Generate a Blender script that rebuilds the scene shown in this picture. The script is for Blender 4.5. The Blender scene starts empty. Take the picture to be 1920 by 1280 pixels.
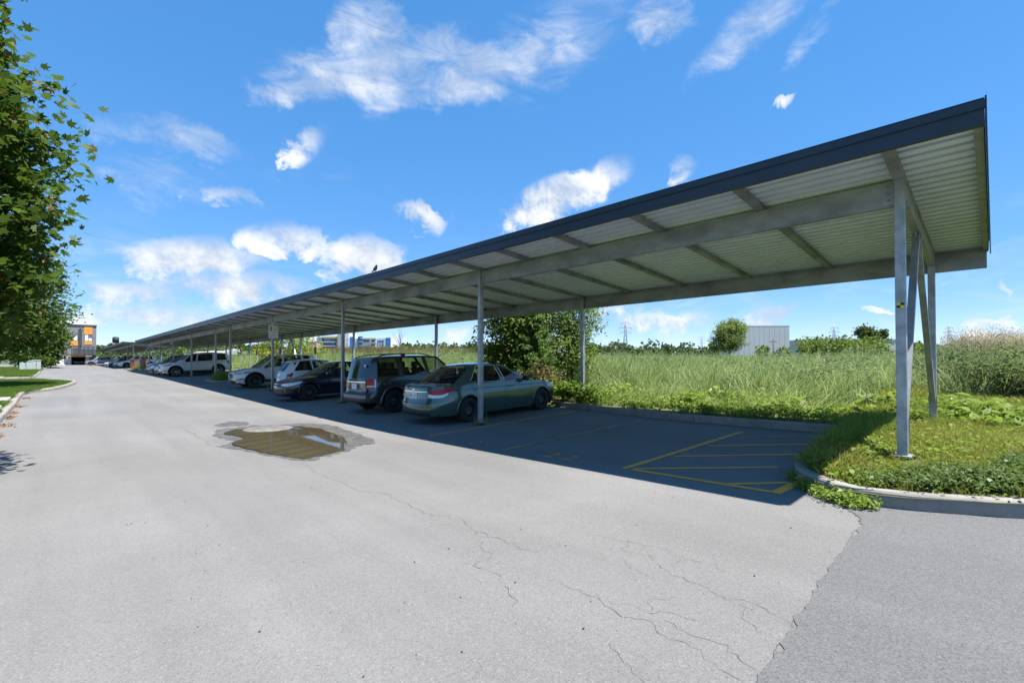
import bpy, bmesh, math, random
import numpy as np
from mathutils import Vector, Matrix
from mathutils.geometry import delaunay_2d_cdt
random.seed(7); RNG = np.random.default_rng(11)
SC = bpy.context.scene
COL = SC.collection

# ---------------------------------------------------------------- camera
F_PX, AZ, PITCH, CAMZ = 878.3, math.radians(44.129), math.radians(0.888), 1.65
cam = bpy.data.cameras.new('camera'); camo = bpy.data.objects.new('camera', cam); COL.objects.link(camo)
camo.location = (0, 0, CAMZ)
camo.rotation_euler = (math.pi/2 + PITCH, 0, -AZ)
cam.sensor_width = 36; cam.lens = F_PX*36/1920; cam.shift_y = 26.4/1920
cam.clip_start = .05; cam.clip_end = 6000
SC.camera = camo

# ---------------------------------------------------------------- sky and sun
SUNV = Vector((.78, -1.57, 4.0)).normalized()           # towards the sun
SUN_EL = math.asin(SUNV.z); SUN_AZ = math.atan2(SUNV.x, SUNV.y)
sl = bpy.data.lights.new('sun', 'SUN'); slo = bpy.data.objects.new('sun', sl); COL.objects.link(slo)
sl.energy = 4.6; sl.angle = math.radians(.53); sl.color = (1, .955, .89)
slo.rotation_euler = SUNV.to_track_quat('Z', 'Y').to_euler(); slo.location = (0, 0, 60)
SC.view_settings.view_transform = 'Standard'; SC.view_settings.look = 'None'
SC.view_settings.exposure = 1.3; SC.view_settings.gamma = 1

class NT:
    """small helper for building node trees"""
    def __init__(s, tree): s.t = tree; s.n = tree.nodes; s.l = tree.links
    def new(s, typ, **kw):
        nd = s.n.new(typ)
        for k, v in kw.items(): setattr(nd, k, v)
        return nd
    def put(s, sock, v):
        if hasattr(v, 'is_output') or isinstance(v, bpy.types.NodeSocket): s.l.new(v, sock)
        else: sock.default_value = v
    def math(s, op, a, b=None, c=None, clamp=False):
        nd = s.new('ShaderNodeMath', operation=op, use_clamp=clamp)
        s.put(nd.inputs[0], a)
        if b is not None: s.put(nd.inputs[1], b)
        if c is not None: s.put(nd.inputs[2], c)
        return nd.outputs[0]
    def noise(s, vec, scale, detail=3, rough=.5, dist=0, dim='3D'):
        nd = s.new('ShaderNodeTexNoise', noise_dimensions=dim)
        if vec is not None: s.put(nd.inputs['Vector'], vec)
        nd.inputs['Scale'].default_value = scale; nd.inputs['Detail'].default_value = detail
        nd.inputs['Roughness'].default_value = rough; nd.inputs['Distortion'].default_value = dist
        return nd.outputs['Fac']
    def ramp(s, fac, lo, hi, smooth=True):
        nd = s.new('ShaderNodeMapRange', interpolation_type='SMOOTHSTEP' if smooth else 'LINEAR')
        s.put(nd.inputs['Value'], fac); s.put(nd.inputs['From Min'], lo); s.put(nd.inputs['From Max'], hi)
        return nd.outputs['Result']
    def mix(s, fac, a, b, mode='MIX'):
        nd = s.new('ShaderNodeMix', data_type='RGBA', blend_type=mode)
        s.put(nd.inputs[0], fac); s.put(nd.inputs[6], a); s.put(nd.inputs[7], b)
        return nd.outputs[2]
    def map(s, vec, scale=(1, 1, 1), rot=(0, 0, 0), loc=(0, 0, 0)):
        nd = s.new('ShaderNodeMapping'); s.put(nd.inputs[0], vec)
        nd.inputs['Scale'].default_value = scale; nd.inputs['Rotation'].default_value = rot; nd.inputs['Location'].default_value = loc
        return nd.outputs[0]

def c4(c): return (c[0], c[1], c[2], 1)

def ray(px, py):
    yc = 640 + 26.4
    a = (px-960)/F_PX; u = -(py-yc)/F_PX
    D = math.cos(PITCH)-u*math.sin(PITCH); Z = math.sin(PITCH)+u*math.cos(PITCH)
    return Vector((D*math.sin(AZ)+a*math.cos(AZ), D*math.cos(AZ)-a*math.sin(AZ), Z))

W = bpy.data.worlds.new('World'); SC.world = W; W.use_nodes = True
def build_world():
    t = NT(W.node_tree); t.n.clear()
    out = t.new('ShaderNodeOutputWorld'); bg = t.new('ShaderNodeBackground')
    t.l.new(bg.outputs[0], out.inputs[0]); bg.inputs[1].default_value = .1
    sky = t.new('ShaderNodeTexSky', sky_type='NISHITA', sun_disc=False)
    sky.sun_elevation = SUN_EL; sky.sun_rotation = SUN_AZ
    sky.altitude = 0; sky.air_density = .62; sky.dust_density = 0; sky.ozone_density = 5
    tc = t.new('ShaderNodeTexCoord'); d = tc.outputs['Generated']
    sep = t.new('ShaderNodeSeparateXYZ'); t.l.new(d, sep.inputs[0])
    az = t.math('ARCTAN2', sep.outputs[0], sep.outputs[1]); el = t.math('ARCSINE', sep.outputs[2])
    n1 = t.noise(d, 12, 7, .62, .25)
    n2 = t.noise(t.map(d, (5, 5, 14), (.3, .1, 0)), 1.9, 5, .62, .8)
    cmb = t.new('ShaderNodeCombineXYZ')
    wv = t.math('SUBTRACT', n1, .5)
    t.l.new(t.math('MULTIPLY_ADD', wv, .16, az), cmb.inputs[0]); t.l.new(t.math('MULTIPLY_ADD', wv, .13, el), cmb.inputs[1])
    ae = cmb.outputs[0]
    def blob(px, py, rx, ry, rot=0, amp=1.0):
        r = ray(px, py).normalized()
        a0, e0 = math.atan2(r.x, r.y), math.asin(r.z)
        q = 1+((px-960)/F_PX)**2
        mp = t.new('ShaderNodeMapping', vector_type='TEXTURE'); t.l.new(ae, mp.inputs[0])
        mp.inputs['Location'].default_value = (a0, e0, 0); mp.inputs['Rotation'].default_value = (0, 0, rot); mp.inputs['Scale'].default_value = (rx/(F_PX*q), ry/(F_PX*math.sqrt(q)), 1)
        ln = t.new('ShaderNodeVectorMath', operation='DOT_PRODUCT'); t.l.new(mp.outputs[0], ln.inputs[0]); t.l.new(mp.outputs[0], ln.inputs[1])
        return t.math('MULTIPLY_ADD', ln.outputs['Value'], -amp, amp)
    def total(lst):
        acc = None
        for b in lst:
            m = blob(*b); acc = m if acc is None else t.math('MAXIMUM', acc, m)
        return acc
    wisps = total([(700, 128, 250, 56, .25, 1.0), (900, 138, 290, 52, .22, .9), (690, 72, 90, 66, 0, .95), (1060, 55, 210, 100, .45, .6), (560, 172, 110, 34, .3, .9),
                   (1420, 40, 200, 50, .45, .75), (1230, 45, 100, 44, 0, .85), (1535, 48, 90, 26, .6, .6), (330, 264, 200, 40, .05, .72), (300, 340, 240, 60, 0, .45), (620, 330, 200, 40, 0, .3), (240, 470, 160, 60, 0, .5)])
    puffs = total([(1060, 362, 150, 46, .30, 1), (1265, 322, 46, 26, 0, .7), (790, 408, 66, 38, 0, 1), (690, 488, 100, 56, 0, 1.05), (550, 452, 125, 36, 0, .85),
                   (365, 488, 180, 50, .10, 1.0), (430, 374, 84, 26, 0, .65), (582, 262, 34, 40, -.5, .5), (440, 545, 200, 44, .06, 1.0), (250, 555, 170, 34, 0, .85), (290, 600, 200, 36, 0, .8), (480, 590, 130, 26, .1, .7), (1480, 176, 30, 16, .6, .7),
                   (1440, 597, 56, 24, 0, 1), (1240, 598, 130, 28, 0, .7), (1170, 575, 60, 18, 0, .5), (1875, 543, 46, 13, 0, .8), (1878, 598, 90, 20, 0, .7),
                   (1672, 563, 50, 15, 0, .7), (880, 622, 160, 22, 0, .5), (1560, 615, 90, 16, 0, .5)])
    # the same kind of fair-weather cloud all round the rest of the sky
    cp = t.new('ShaderNodeVectorMath', operation='DIVIDE'); t.l.new(d, cp.inputs[0])
    zc = t.math('ADD', t.math('ABSOLUTE', sep.outputs[2]), .16)
    cz = t.new('ShaderNodeCombineXYZ'); [t.l.new(zc, cz.inputs[i]) for i in range(3)]
    t.l.new(cz.outputs[0], cp.inputs[1])
    ng = t.noise(cp.outputs[0], .8, 4, .55, .2)
    fwd = Vector((math.sin(AZ), math.cos(AZ), .2)).normalized()
    dt = t.new('ShaderNodeVectorMath', operation='DOT_PRODUCT'); t.l.new(d, dt.inputs[0]); dt.inputs[1].default_value = fwd
    generic = t.math('MULTIPLY', t.math('MULTIPLY', t.ramp(ng, .56, .78), t.ramp(dt.outputs['Value'], .62, .35)), .8)
    dp = t.math('ADD', t.math('MULTIPLY', puffs, .62), t.math('MULTIPLY_ADD', n1, 1.7, -.88))
    pa = t.math('MULTIPLY', t.math('MULTIPLY', t.ramp(dp, -.02, .62), t.ramp(puffs, 0, .4)), .96)
    dw = t.math('ADD', t.math('MULTIPLY', wisps, .7), t.math('MULTIPLY_ADD', n2, 1.3, -.82))
    wa = t.math('MULTIPLY', t.math('MULTIPLY', t.ramp(dw, -.12, .95), t.ramp(wisps, 0, .6)), .9)
    alpha = t.math('MAXIMUM', t.math('MAXIMUM', pa, wa), generic, clamp=True)
    veil = t.math('MULTIPLY', t.ramp(el, .30, .02), t.ramp(n2, .42, .75))
    alpha = t.math('MAXIMUM', alpha, t.math('MULTIPLY', veil, .35))
    white = t.mix(t.ramp(t.math('ADD', n1, t.math('MULTIPLY', n2, .25)), .48, .82), (2.5, 2.85, 3.35, 1), (4.5, 4.55, 4.6, 1))
    gm = t.new('ShaderNodeGamma'); gm.inputs[1].default_value = .44; t.l.new(sky.outputs[0], gm.inputs[0])
    hs = t.new('ShaderNodeHueSaturation'); hs.inputs['Saturation'].default_value = 1.9; hs.inputs['Value'].default_value = 2.25
    t.l.new(gm.outputs[0], hs.inputs['Color'])
    skyc = t.mix(1, hs.outputs[0], (.98, .93, 1, 1), 'MULTIPLY')
    t.l.new(t.mix(alpha, skyc, white), bg.inputs[0])
    W.cycles.sampling_method = 'MANUAL'; W.cycles.sample_map_resolution = 512
    c = SC.cycles; c.max_bounces = 7; c.diffuse_bounces = 3; c.glossy_bounces = 3; c.transmission_bounces = 4; c.transparent_max_bounces = 12
    c.caustics_reflective = False; c.caustics_refractive = False; c.use_denoising = True
build_world()

# ---------------------------------------------------------------- ground heights
_ty = np.arange(-60, 460, .5)
_tg = np.interp(_ty, [-60, -8, 9, 12, 45, 150, 460], [.27, .27, 0, 0, .5, 1.28, 1.28])
_tg = np.convolve(np.pad(_tg, 8, 'edge'), np.ones(17)/17, 'valid')
_tx = np.arange(-60, 60, .25)
_ts = np.interp(_tx, [-60, 5, 11.2, 60], [0, 0, .28, .28])
_ts = np.convolve(np.pad(_ts, 6, 'edge'), np.ones(13)/13, 'valid')
def gz(x, y): return np.interp(y, _ty, _tg) + np.interp(x, _tx, _ts)
def verge(x, y):
    """grass level beyond the kerbs"""
    return (gz(x, y) + .125 + np.interp(x, [8, 11.4, 14, 30], [0, 0, .16, .3])
            + .15*np.exp(-((x-8.3)/1.5)**2)*np.interp(y, [.4, 1.9], [1, 0]))
def gp(px, py, off=0.0, fn=gz):
    r = ray(px, py); z = .15
    for _ in range(40):
        k = (z-CAMZ)/r.z; p = (r.x*k, r.y*k); z = .5*z+.5*(float(fn(p[0], p[1]))+off)
    return Vector((p[0], p[1], z))
def atx(px, py, x):
    r = ray(px, py); k = x/r.x; return Vector((x, r.y*k, CAMZ+r.z*k))
def atdist(px, py, D):
    """point seen at a pixel, D metres in front of the camera plane"""
    r = ray(px, py); f = r.x*math.sin(AZ)+r.y*math.cos(AZ); k = D/f
    return Vector((r.x*k, r.y*k, CAMZ+r.z*k))

# ---------------------------------------------------------------- objects
def props(o, label=None, cat=None, group=None, kind=None):
    if label: o['label'] = label
    if cat: o['category'] = cat
    if group: o['group'] = group
    if kind: o['kind'] = kind
    return o
def link(name, me, m=None, parent=None, **kw):
    o = bpy.data.objects.new(name, me); COL.objects.link(o)
    if m is not None and me is not None:
        if isinstance(m, (list, tuple)):
            for q in m: me.materials.append(q)
        elif len(me.materials) == 0: me.materials.append(m)
    if parent is not None: o.parent = parent
    return props(o, **kw)
def thing(name, label, cat, loc=(0, 0, 0), rz=0, group=None):
    o = bpy.data.objects.new(name, None); COL.objects.link(o); o.location = loc; o.rotation_euler = (0, 0, rz)
    o.empty_display_size = .2
    return props(o, label, cat, group)
def mesh_np(name, V, Fq, smooth=False, mats=None, mi=None):
    """V (n,3) array, Fq (m,k) int array"""
    me = bpy.data.meshes.new(name); V = np.asarray(V, dtype=np.float32); Fq = np.asarray(Fq, dtype=np.int32)
    m, k = Fq.shape
    me.vertices.add(len(V)); me.vertices.foreach_set('co', V.ravel())
    me.loops.add(m*k); me.loops.foreach_set('vertex_index', Fq.ravel())
    me.polygons.add(m); me.polygons.foreach_set('loop_start', np.arange(0, m*k, k, dtype=np.int32))
    if smooth: me.polygons.foreach_set('use_smooth', np.ones(m, dtype=bool))
    if mi is not None: me.polygons.foreach_set('material_index', np.asarray(mi, dtype=np.int32))
    me.update(calc_edges=True); me.validate()
    return me
class MB:
    """collects simple shapes into ONE mesh"""
    def __init__(s): s.v = []; s.f = []; s.sm = []
    def add(s, vs, fs, sm=False):
        o = len(s.v); s.v += [tuple(v) for v in vs]
        for f in fs: s.f.append([i+o for i in f]); s.sm.append(sm)
        return s
    def box(s, x0, x1, y0, y1, z0, z1, bv=0):
        if bv:
            b = bmesh.new(); bmesh.ops.create_cube(b, size=1)
            for v in b.verts: v.co = Vector(((x0+x1)/2+v.co.x*(x1-x0), (y0+y1)/2+v.co.y*(y1-y0), (z0+z1)/2+v.co.z*(z1-z0)))
            bmesh.ops.bevel(b, geom=list(b.edges), offset=bv, segments=2, affect='EDGES', profile=.6)
            b.verts.ensure_lookup_table(); b.verts.index_update()
            s.add([v.co.copy() for v in b.verts], [[v.index for v in f.verts] for f in b.faces]); b.free(); return s
        v = [(x0, y0, z0), (x1, y0, z0), (x1, y1, z0), (x0, y1, z0), (x0, y0, z1), (x1, y0, z1), (x1, y1, z1), (x0, y1, z1)]
        return s.add(v, [(0, 3, 2, 1), (4, 5, 6, 7), (0, 1, 5, 4), (1, 2, 6, 5), (2, 3, 7, 6), (3, 0, 4, 7)])
    def bar(s, p0, p1, w, h, up=(0, 0, 1)):
        """box beam between two points"""
        p0, p1 = Vector(p0), Vector(p1); d = (p1-p0).normalized(); u = Vector(up)
        if abs(d.dot(u)) > .98: u = Vector((1, 0, 0))
        r = d.cross(u).normalized(); u = r.cross(d).normalized(); v = []
        for p in (p0, p1):
            for a, b in ((-1, -1), (1, -1), (1, 1), (-1, 1)): v.append(p+r*(a*w/2)+u*(b*h/2))
        return s.add(v, [(0, 1, 2, 3), (7, 6, 5, 4), (0, 4, 5, 1), (1, 5, 6, 2), (2, 6, 7, 3), (3, 7, 4, 0)])
    def tube(s, pts, rad, n=8, caps=True, sm=True):
        pts = [Vector(p) for p in pts]; m = len(pts)
        rad = list(rad) if hasattr(rad, '__len__') else [rad]*m
        o = len(s.v); prev = None
        for i, p in enumerate(pts):
            d = (pts[min(i+1, m-1)]-pts[max(i-1, 0)]).normalized()
            u = prev if prev is not None else (Vector((0, 0, 1)) if abs(d.z) < .9 else Vector((1, 0, 0)))
            r = d.cross(u)
            if r.length < 1e-5: r = d.cross(Vector((0, 1, 0)))
            r.normalize(); u = r.cross(d).normalized(); prev = u
            for k in range(n):
                a = 2*math.pi*k/n; s.v.append(tuple(p+(r*math.cos(a)+u*math.sin(a))*rad[i]))
        for i in range(m-1):
            for k in range(n):
                a, b = o+i*n+k, o+i*n+(k+1) % n; s.f.append([a, b, b+n, a+n]); s.sm.append(sm)
        if caps:
            s.f.append([o+k for k in range(n)][::-1]); s.sm.append(False)
            s.f.append([o+(m-1)*n+k for k in range(n)]); s.sm.append(False)
        return s
    def grid(s, P, sm=True, closed=False):
        """P[i][j] points"""
        o = len(s.v); n, m = len(P), len(P[0])
        for row in P: s.v += [tuple(p) for p in row]
        for i in range(n-1):
            for j in range(m-(0 if closed else 1)):
                a, b = o+i*m+j, o+i*m+(j+1) % m; s.f.append([a, b, b+m, a+m]); s.sm.append(sm)
        return s
    def lathe(s, prof, n=24, axis='z', c=(0, 0, 0), sm=True):
        P = []
        for r, h in prof:
            row = []
            for k in range(n):
                a = 2*math.pi*k/n; x, y = r*math.cos(a), r*math.sin(a)
                q = (x, y, h) if axis == 'z' else (x, h, y) if axis == 'y' else (h, x, y)
                row.append((q[0]+c[0], q[1]+c[1], q[2]+c[2]))
            P.append(row)
        return s.grid(P, sm, True)
    def prism(s, pts, z0, z1):
        n = len(pts); v = [(p[0], p[1], z0) for p in pts]+[(p[0], p[1], z1) for p in pts]
        return s.add(v, [list(range(n))[::-1], list(range(n, 2*n))]+[[i, (i+1) % n, (i+1) % n+n, i+n] for i in range(n)])
    def mesh(s, name):
        me = bpy.data.meshes.new(name); me.from_pydata(s.v, [], s.f); me.polygons.foreach_set('use_smooth', s.sm); me.update()
        b = bmesh.new(); b.from_mesh(me); bmesh.ops.recalc_face_normals(b, faces=b.faces); b.to_mesh(me); b.free()
        return me
    def build(s, name, m=None, parent=None, **kw): return link(name, s.mesh(name), m, parent, **kw)
def region(poly, step, zfn, edge=None):
    """triangulated patch of ground inside a polygon"""
    P = [Vector((p[0], p[1])) for p in poly]; n = len(P)
    if edge:
        Q = []
        for i in range(n):
            a, b = P[i], P[(i+1) % n]; k = max(1, int((b-a).length/edge))
            Q += [a.lerp(b, j/k) for j in range(k)]
        P = Q; n = len(P)
    xs, ys = [p.x for p in P], [p.y for p in P]; pts = list(P)
    A = np.array([(p.x, p.y) for p in P])
    def inside(q):
        c = False; j = n-1
        for i in range(n):
            if (A[i, 1] > q[1]) != (A[j, 1] > q[1]) and q[0] < (A[j, 0]-A[i, 0])*(q[1]-A[i, 1])/(A[j, 1]-A[i, 1])+A[i, 0]: c = not c
            j = i
        return c
    if step:
        for x in np.arange(min(xs)+step/2, max(xs), step):
            for y in np.arange(min(ys)+step/2, max(ys), step):
                if inside((x, y)): pts.append(Vector((x, y)))
    vo, _, fo, *_ = delaunay_2d_cdt(pts, [(i, (i+1) % n) for i in range(n)], [], 1, 1e-4)
    b = MB(); b.add([(v.x, v.y, float(zfn(v.x, v.y))) for v in vo], [list(f) for f in fo], True)
    return b
def smooth_path(pts, n=6, closed=False):
    """Catmull-Rom through 2-D or 3-D points"""
    P = [Vector(p) for p in pts]; out = []; m = len(P)
    for i in range(m-1):
        p0, p1, p2, p3 = P[max(i-1, 0)], P[i], P[i+1], P[min(i+2, m-1)]
        for k in range(n):
            t = k/n; out.append(.5*((2*p1)+(p2-p0)*t+(2*p0-5*p1+4*p2-p3)*t*t+(3*p1-p0-3*p2+p3)*t**3))
    return out+[P[-1]]

# ---------------------------------------------------------------- materials
MATS = {}
def mat(name, base, rough=.6, metal=0, spec=.5, coat=0, var=0, vscale=3, bump=0, bscale=40, base2=None, coords='Object', detail=5, stretch=None, island=0):
    if name in MATS: return MATS[name]
    m = bpy.data.materials.new(name); m.use_nodes = True; MATS[name] = m
    t = NT(m.node_tree); b = t.n['Principled BSDF']
    b.inputs['Base Color'].default_value = c4(base); b.inputs['Roughness'].default_value = rough
    b.inputs['Metallic'].default_value = metal; b.inputs['Specular IOR Level'].default_value = spec
    b.inputs['Coat Weight'].default_value = coat; b.inputs['Coat Roughness'].default_value = .03
    if var or bump or base2 or island:
        tc = t.new('ShaderNodeTexCoord').outputs[coords]
        if stretch: tc = t.map(tc, stretch)
    if var or base2:
        n = t.noise(tc, vscale, detail, .6)
        b2 = base2 or tuple(min(1, x*(1-var)) for x in base)
        col = t.mix(t.ramp(n, .3, .7), c4(base), c4(b2))
        if island:
            g = t.new('ShaderNodeNewGeometry'); hv = t.new('ShaderNodeHueSaturation')
            t.l.new(t.math('ADD', 1-island, t.math('MULTIPLY', g.outputs['Random Per Island'], 2*island)), hv.inputs['Value'])
            t.l.new(col, hv.inputs['Color']); col = hv.outputs[0]
        t.l.new(col, b.inputs['Base Color'])
        t.l.new(t.math('ADD', rough-.08, t.math('MULTIPLY', n, .16)), b.inputs['Roughness'])
    if bump:
        bp = t.new('ShaderNodeBump'); bp.inputs['Strength'].default_value = bump; bp.inputs['Distance'].default_value = .01
        t.l.new(t.noise(tc, bscale, 4, .6), bp.inputs['Height']); t.l.new(bp.outputs[0], b.inputs['Normal'])
    return m
def leafmat(name, c1, c2, trans=.35, rough=.5, c3=None, gloss=.25):
    """foliage: colour differs leaf by leaf; light comes through"""
    if name in MATS: return MATS[name]
    m = bpy.data.materials.new(name); m.use_nodes = True; MATS[name] = m
    t = NT(m.node_tree); t.n.clear(); out = t.new('ShaderNodeOutputMaterial')
    g = t.new('ShaderNodeNewGeometry'); oi = t.new('ShaderNodeObjectInfo')
    r = t.math('FRACT', t.math('ADD', g.outputs['Random Per Island'], oi.outputs['Random']))
    col = t.mix(r, c4(c1), c4(c2))
    if c3: col = t.mix(t.ramp(r, .94, .97), col, c4(c3))
    w = t.noise(g.outputs['Position'], .45, 3, .5)
    hv = t.new('ShaderNodeHueSaturation'); t.l.new(col, hv.inputs['Color'])
    t.l.new(t.math('ADD', .72, t.math('MULTIPLY', w, .56)), hv.inputs['Value']); col = hv.outputs[0]
    d = t.new('ShaderNodeBsdfDiffuse'); t.l.new(col, d.inputs[0])
    tr = t.new('ShaderNodeBsdfTranslucent'); tcol = t.mix(.5, col, (.35, .5, .05, 1), 'MIX'); 
    t.l.new(t.mix(.35, col, tcol), tr.inputs[0])
    mx = t.new('ShaderNodeMixShader'); mx.inputs[0].default_value = trans
    t.l.new(d.outputs[0], mx.inputs[1]); t.l.new(tr.outputs[0], mx.inputs[2])
    gl = t.new('ShaderNodeBsdfGlossy'); gl.inputs['Roughness'].default_value = rough
    m2 = t.new('ShaderNodeMixShader'); m2.inputs[0].default_value = gloss*.05
    t.l.new(mx.outputs[0], m2.inputs[1]); t.l.new(gl.outputs[0], m2.inputs[2]); t.l.new(m2.outputs[0], out.inputs[0])
    return m
def glassmat(name, tint, ior=1.5):
    m = bpy.data.materials.new(name); m.use_nodes = True; MATS[name] = m
    t = NT(m.node_tree); t.n.clear(); out = t.new('ShaderNodeOutputMaterial')
    tr = t.new('ShaderNodeBsdfTransparent'); tr.inputs[0].default_value = c4(tint)
    gl = t.new('ShaderNodeBsdfGlossy'); gl.inputs['Roughness'].default_value = .015
    fr = t.new('ShaderNodeFresnel'); g = t.new('ShaderNodeNewGeometry')
    t.l.new(t.math('MULTIPLY_ADD', g.outputs['Backfacing'], 1/ior-ior, ior), fr.inputs[0])
    mx = t.new('ShaderNodeMixShader'); t.l.new(t.math('MULTIPLY', fr.outputs[0], 1.8, clamp=True), mx.inputs[0])
    t.l.new(tr.outputs[0], mx.inputs[1]); t.l.new(gl.outputs[0], mx.inputs[2]); t.l.new(mx.outputs[0], out.inputs[0])
    return m
# ---------------------------------------------------------------- the lot
def asphalt_mat(name, dark, light, speck=.55):
    m = bpy.data.materials.new(name); m.use_nodes = True; MATS[name] = m
    t = NT(m.node_tree); b = t.n['Principled BSDF']
    p = t.new('ShaderNodeTexCoord').outputs['Object']
    big = t.noise(p, .22, 5, .6, .3); mid = t.noise(p, 1.7, 5, .65)
    streak = t.noise(t.map(p, (1.6, .12, 1)), 1.0, 4, .6)
    base = t.mix(t.ramp(t.math('ADD', t.math('MULTIPLY', big, .6), t.math('MULTIPLY', streak, .4)), .32, .68), c4(dark), c4(light))
    base = t.mix(t.math('MULTIPLY', t.ramp(mid, .35, .7), .35), base, c4(tuple(x*.78 for x in light)))
    vo = t.new('ShaderNodeTexVoronoi'); t.l.new(p, vo.inputs['Vector']); vo.inputs['Scale'].default_value = 130
    sp = t.new('ShaderNodeSeparateColor'); t.l.new(vo.outputs['Color'], sp.inputs[0])
    g1 = t.noise(p, 240, 3, .7)
    grain = t.math('ADD', t.math('MULTIPLY', sp.outputs[0], .5), t.math('MULTIPLY', g1, .5))
    hv = t.new('ShaderNodeHueSaturation'); t.l.new(base, hv.inputs['Color'])
    t.l.new(t.math('ADD', 1-speck*.62, t.math('MULTIPLY', grain, speck*1.25)), hv.inputs['Value'])
    # pale stone chips and dark pits
    chips = t.ramp(sp.outputs[1], .93, .97); pits = t.ramp(sp.outputs[2], .93, .98)
    col = t.mix(t.math('MULTIPLY', chips, .28), hv.outputs[0], c4(tuple(min(1, x*1.75) for x in light)))
    col = t.mix(t.math('MULTIPLY', pits, .45), col, c4(tuple(x*.35 for x in dark)))
    # sparse oil drips
    oil = t.ramp(t.noise(t.map(p, (1, .6, 1)), 2.3, 3, .5, .6), .73, .80)
    col = t.mix(t.math('MULTIPLY', oil, .35), col, c4(tuple(x*.5 for x in dark)))
    t.l.new(col, b.inputs['Base Color']); b.inputs['Roughness'].default_value = .88; b.inputs['Specular IOR Level'].default_value = .35
    bp = t.new('ShaderNodeBump'); bp.inputs['Strength'].default_value = .35; bp.inputs['Distance'].default_value = .006
    t.l.new(t.math('ADD', sp.outputs[0], t.math('MULTIPLY', g1, 1.2)), bp.inputs['Height']); t.l.new(bp.outputs[0], b.inputs['Normal'])
    return m
ASPH = asphalt_mat('old_asphalt', (.138, .134, .128), (.192, .187, .178), .42)
ASPH2 = asphalt_mat('newer_asphalt', (.104, .1035, .1025), (.138, .137, .136), .8)
GRASSG = mat('grass_soil', (.075, .10, .03), .95, var=.4, vscale=1.2, base2=(.13, .13, .045), bump=.5, bscale=30)

def terrain(x, y):
    lot = (x > -30) & (x < 11.2) & (y > -40) & (y < 160)
    far = np.interp(np.hypot(x, y), [90, 260], [0, 1])
    z = verge(np.clip(x, -1e9, 60), np.clip(y, -50, 150))
    z = np.where(lot, gz(x, y)-.10, z)
    return z*(1-far)+far*.55
xs = np.array([-2600, -1500, -900, -600, -400, -280, -200, -140, -100, -70, -50, -30.01, -30, -20, -10, 0, 5, 8, 11.19, 11.4]
              + list(np.arange(12, 30, 1.5)) + list(np.arange(30, 90, 6)) + [100, 130, 180, 250, 350, 480, 640, 900, 1300, 1900, 2800])
ys = np.array([-2600, -1500, -800, -400, -200, -100, -60, -40.01, -40]+list(np.arange(-36, 160, 3)) + [160.01, 175, 200, 240, 300, 380, 480, 640, 900, 1300, 1900, 2800])
gx, gy = np.meshgrid(xs, ys); V = np.stack([gx, gy, terrain(gx, gy)], -1).reshape(-1, 3)
nx, ny = len(xs), len(ys); i0 = (np.arange(ny-1)[:, None]*nx+np.arange(nx-1)[None]).ravel()
ground = link('ground', mesh_np('ground', V, np.stack([i0, i0+1, i0+nx+1, i0+nx], 1), True), GRASSG, kind='structure')

xs = np.concatenate([np.arange(-30, -4, 2), np.arange(-4, 11.9, .4)]); ys = np.concatenate([np.arange(-30, -2, 2), np.arange(-2, 60, .75), np.arange(60, 160.1, 2.5)])
gx, gy = np.meshgrid(xs, ys); V = np.stack([gx, gy, gz(gx, gy)], -1).reshape(-1, 3)
nx, ny = len(xs), len(ys); i0 = (np.arange(ny-1)[:, None]*nx+np.arange(nx-1)[None]).ravel()
lot = link('parking_lot', mesh_np('parking_lot', V, np.stack([i0, i0+1, i0+nx+1, i0+nx], 1), True), ASPH, kind='structure')
def up(d, fn=gz): return lambda x, y: fn(x, y)+d
edge = [gp(*p) for p in ((1578, 944), (1588, 955), (1600, 962), (1613, 971), (1612, 985), (1560, 1062), (1500, 1150), (1420, 1280))]
pp = [(p.x, p.y) for p in edge]
jit = []
for a, b in zip(pp[:-1], pp[1:]):
    for k in range(14):
        q = k/14; jit.append((a[0]+(b[0]-a[0])*q+random.uniform(-.01, .01), a[1]+(b[1]-a[1])*q+random.gauss(0, .014)))
poly = jit+[pp[-1], (-6, .74), (-6, -9), (9, -9), (7.3, -.3), (6.35, .2), (6.2, .9)]
region(poly, .45, up(.006), .4).build('asphalt_patch', ASPH2, lot, label='darker newer asphalt patch in the near corner')

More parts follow.
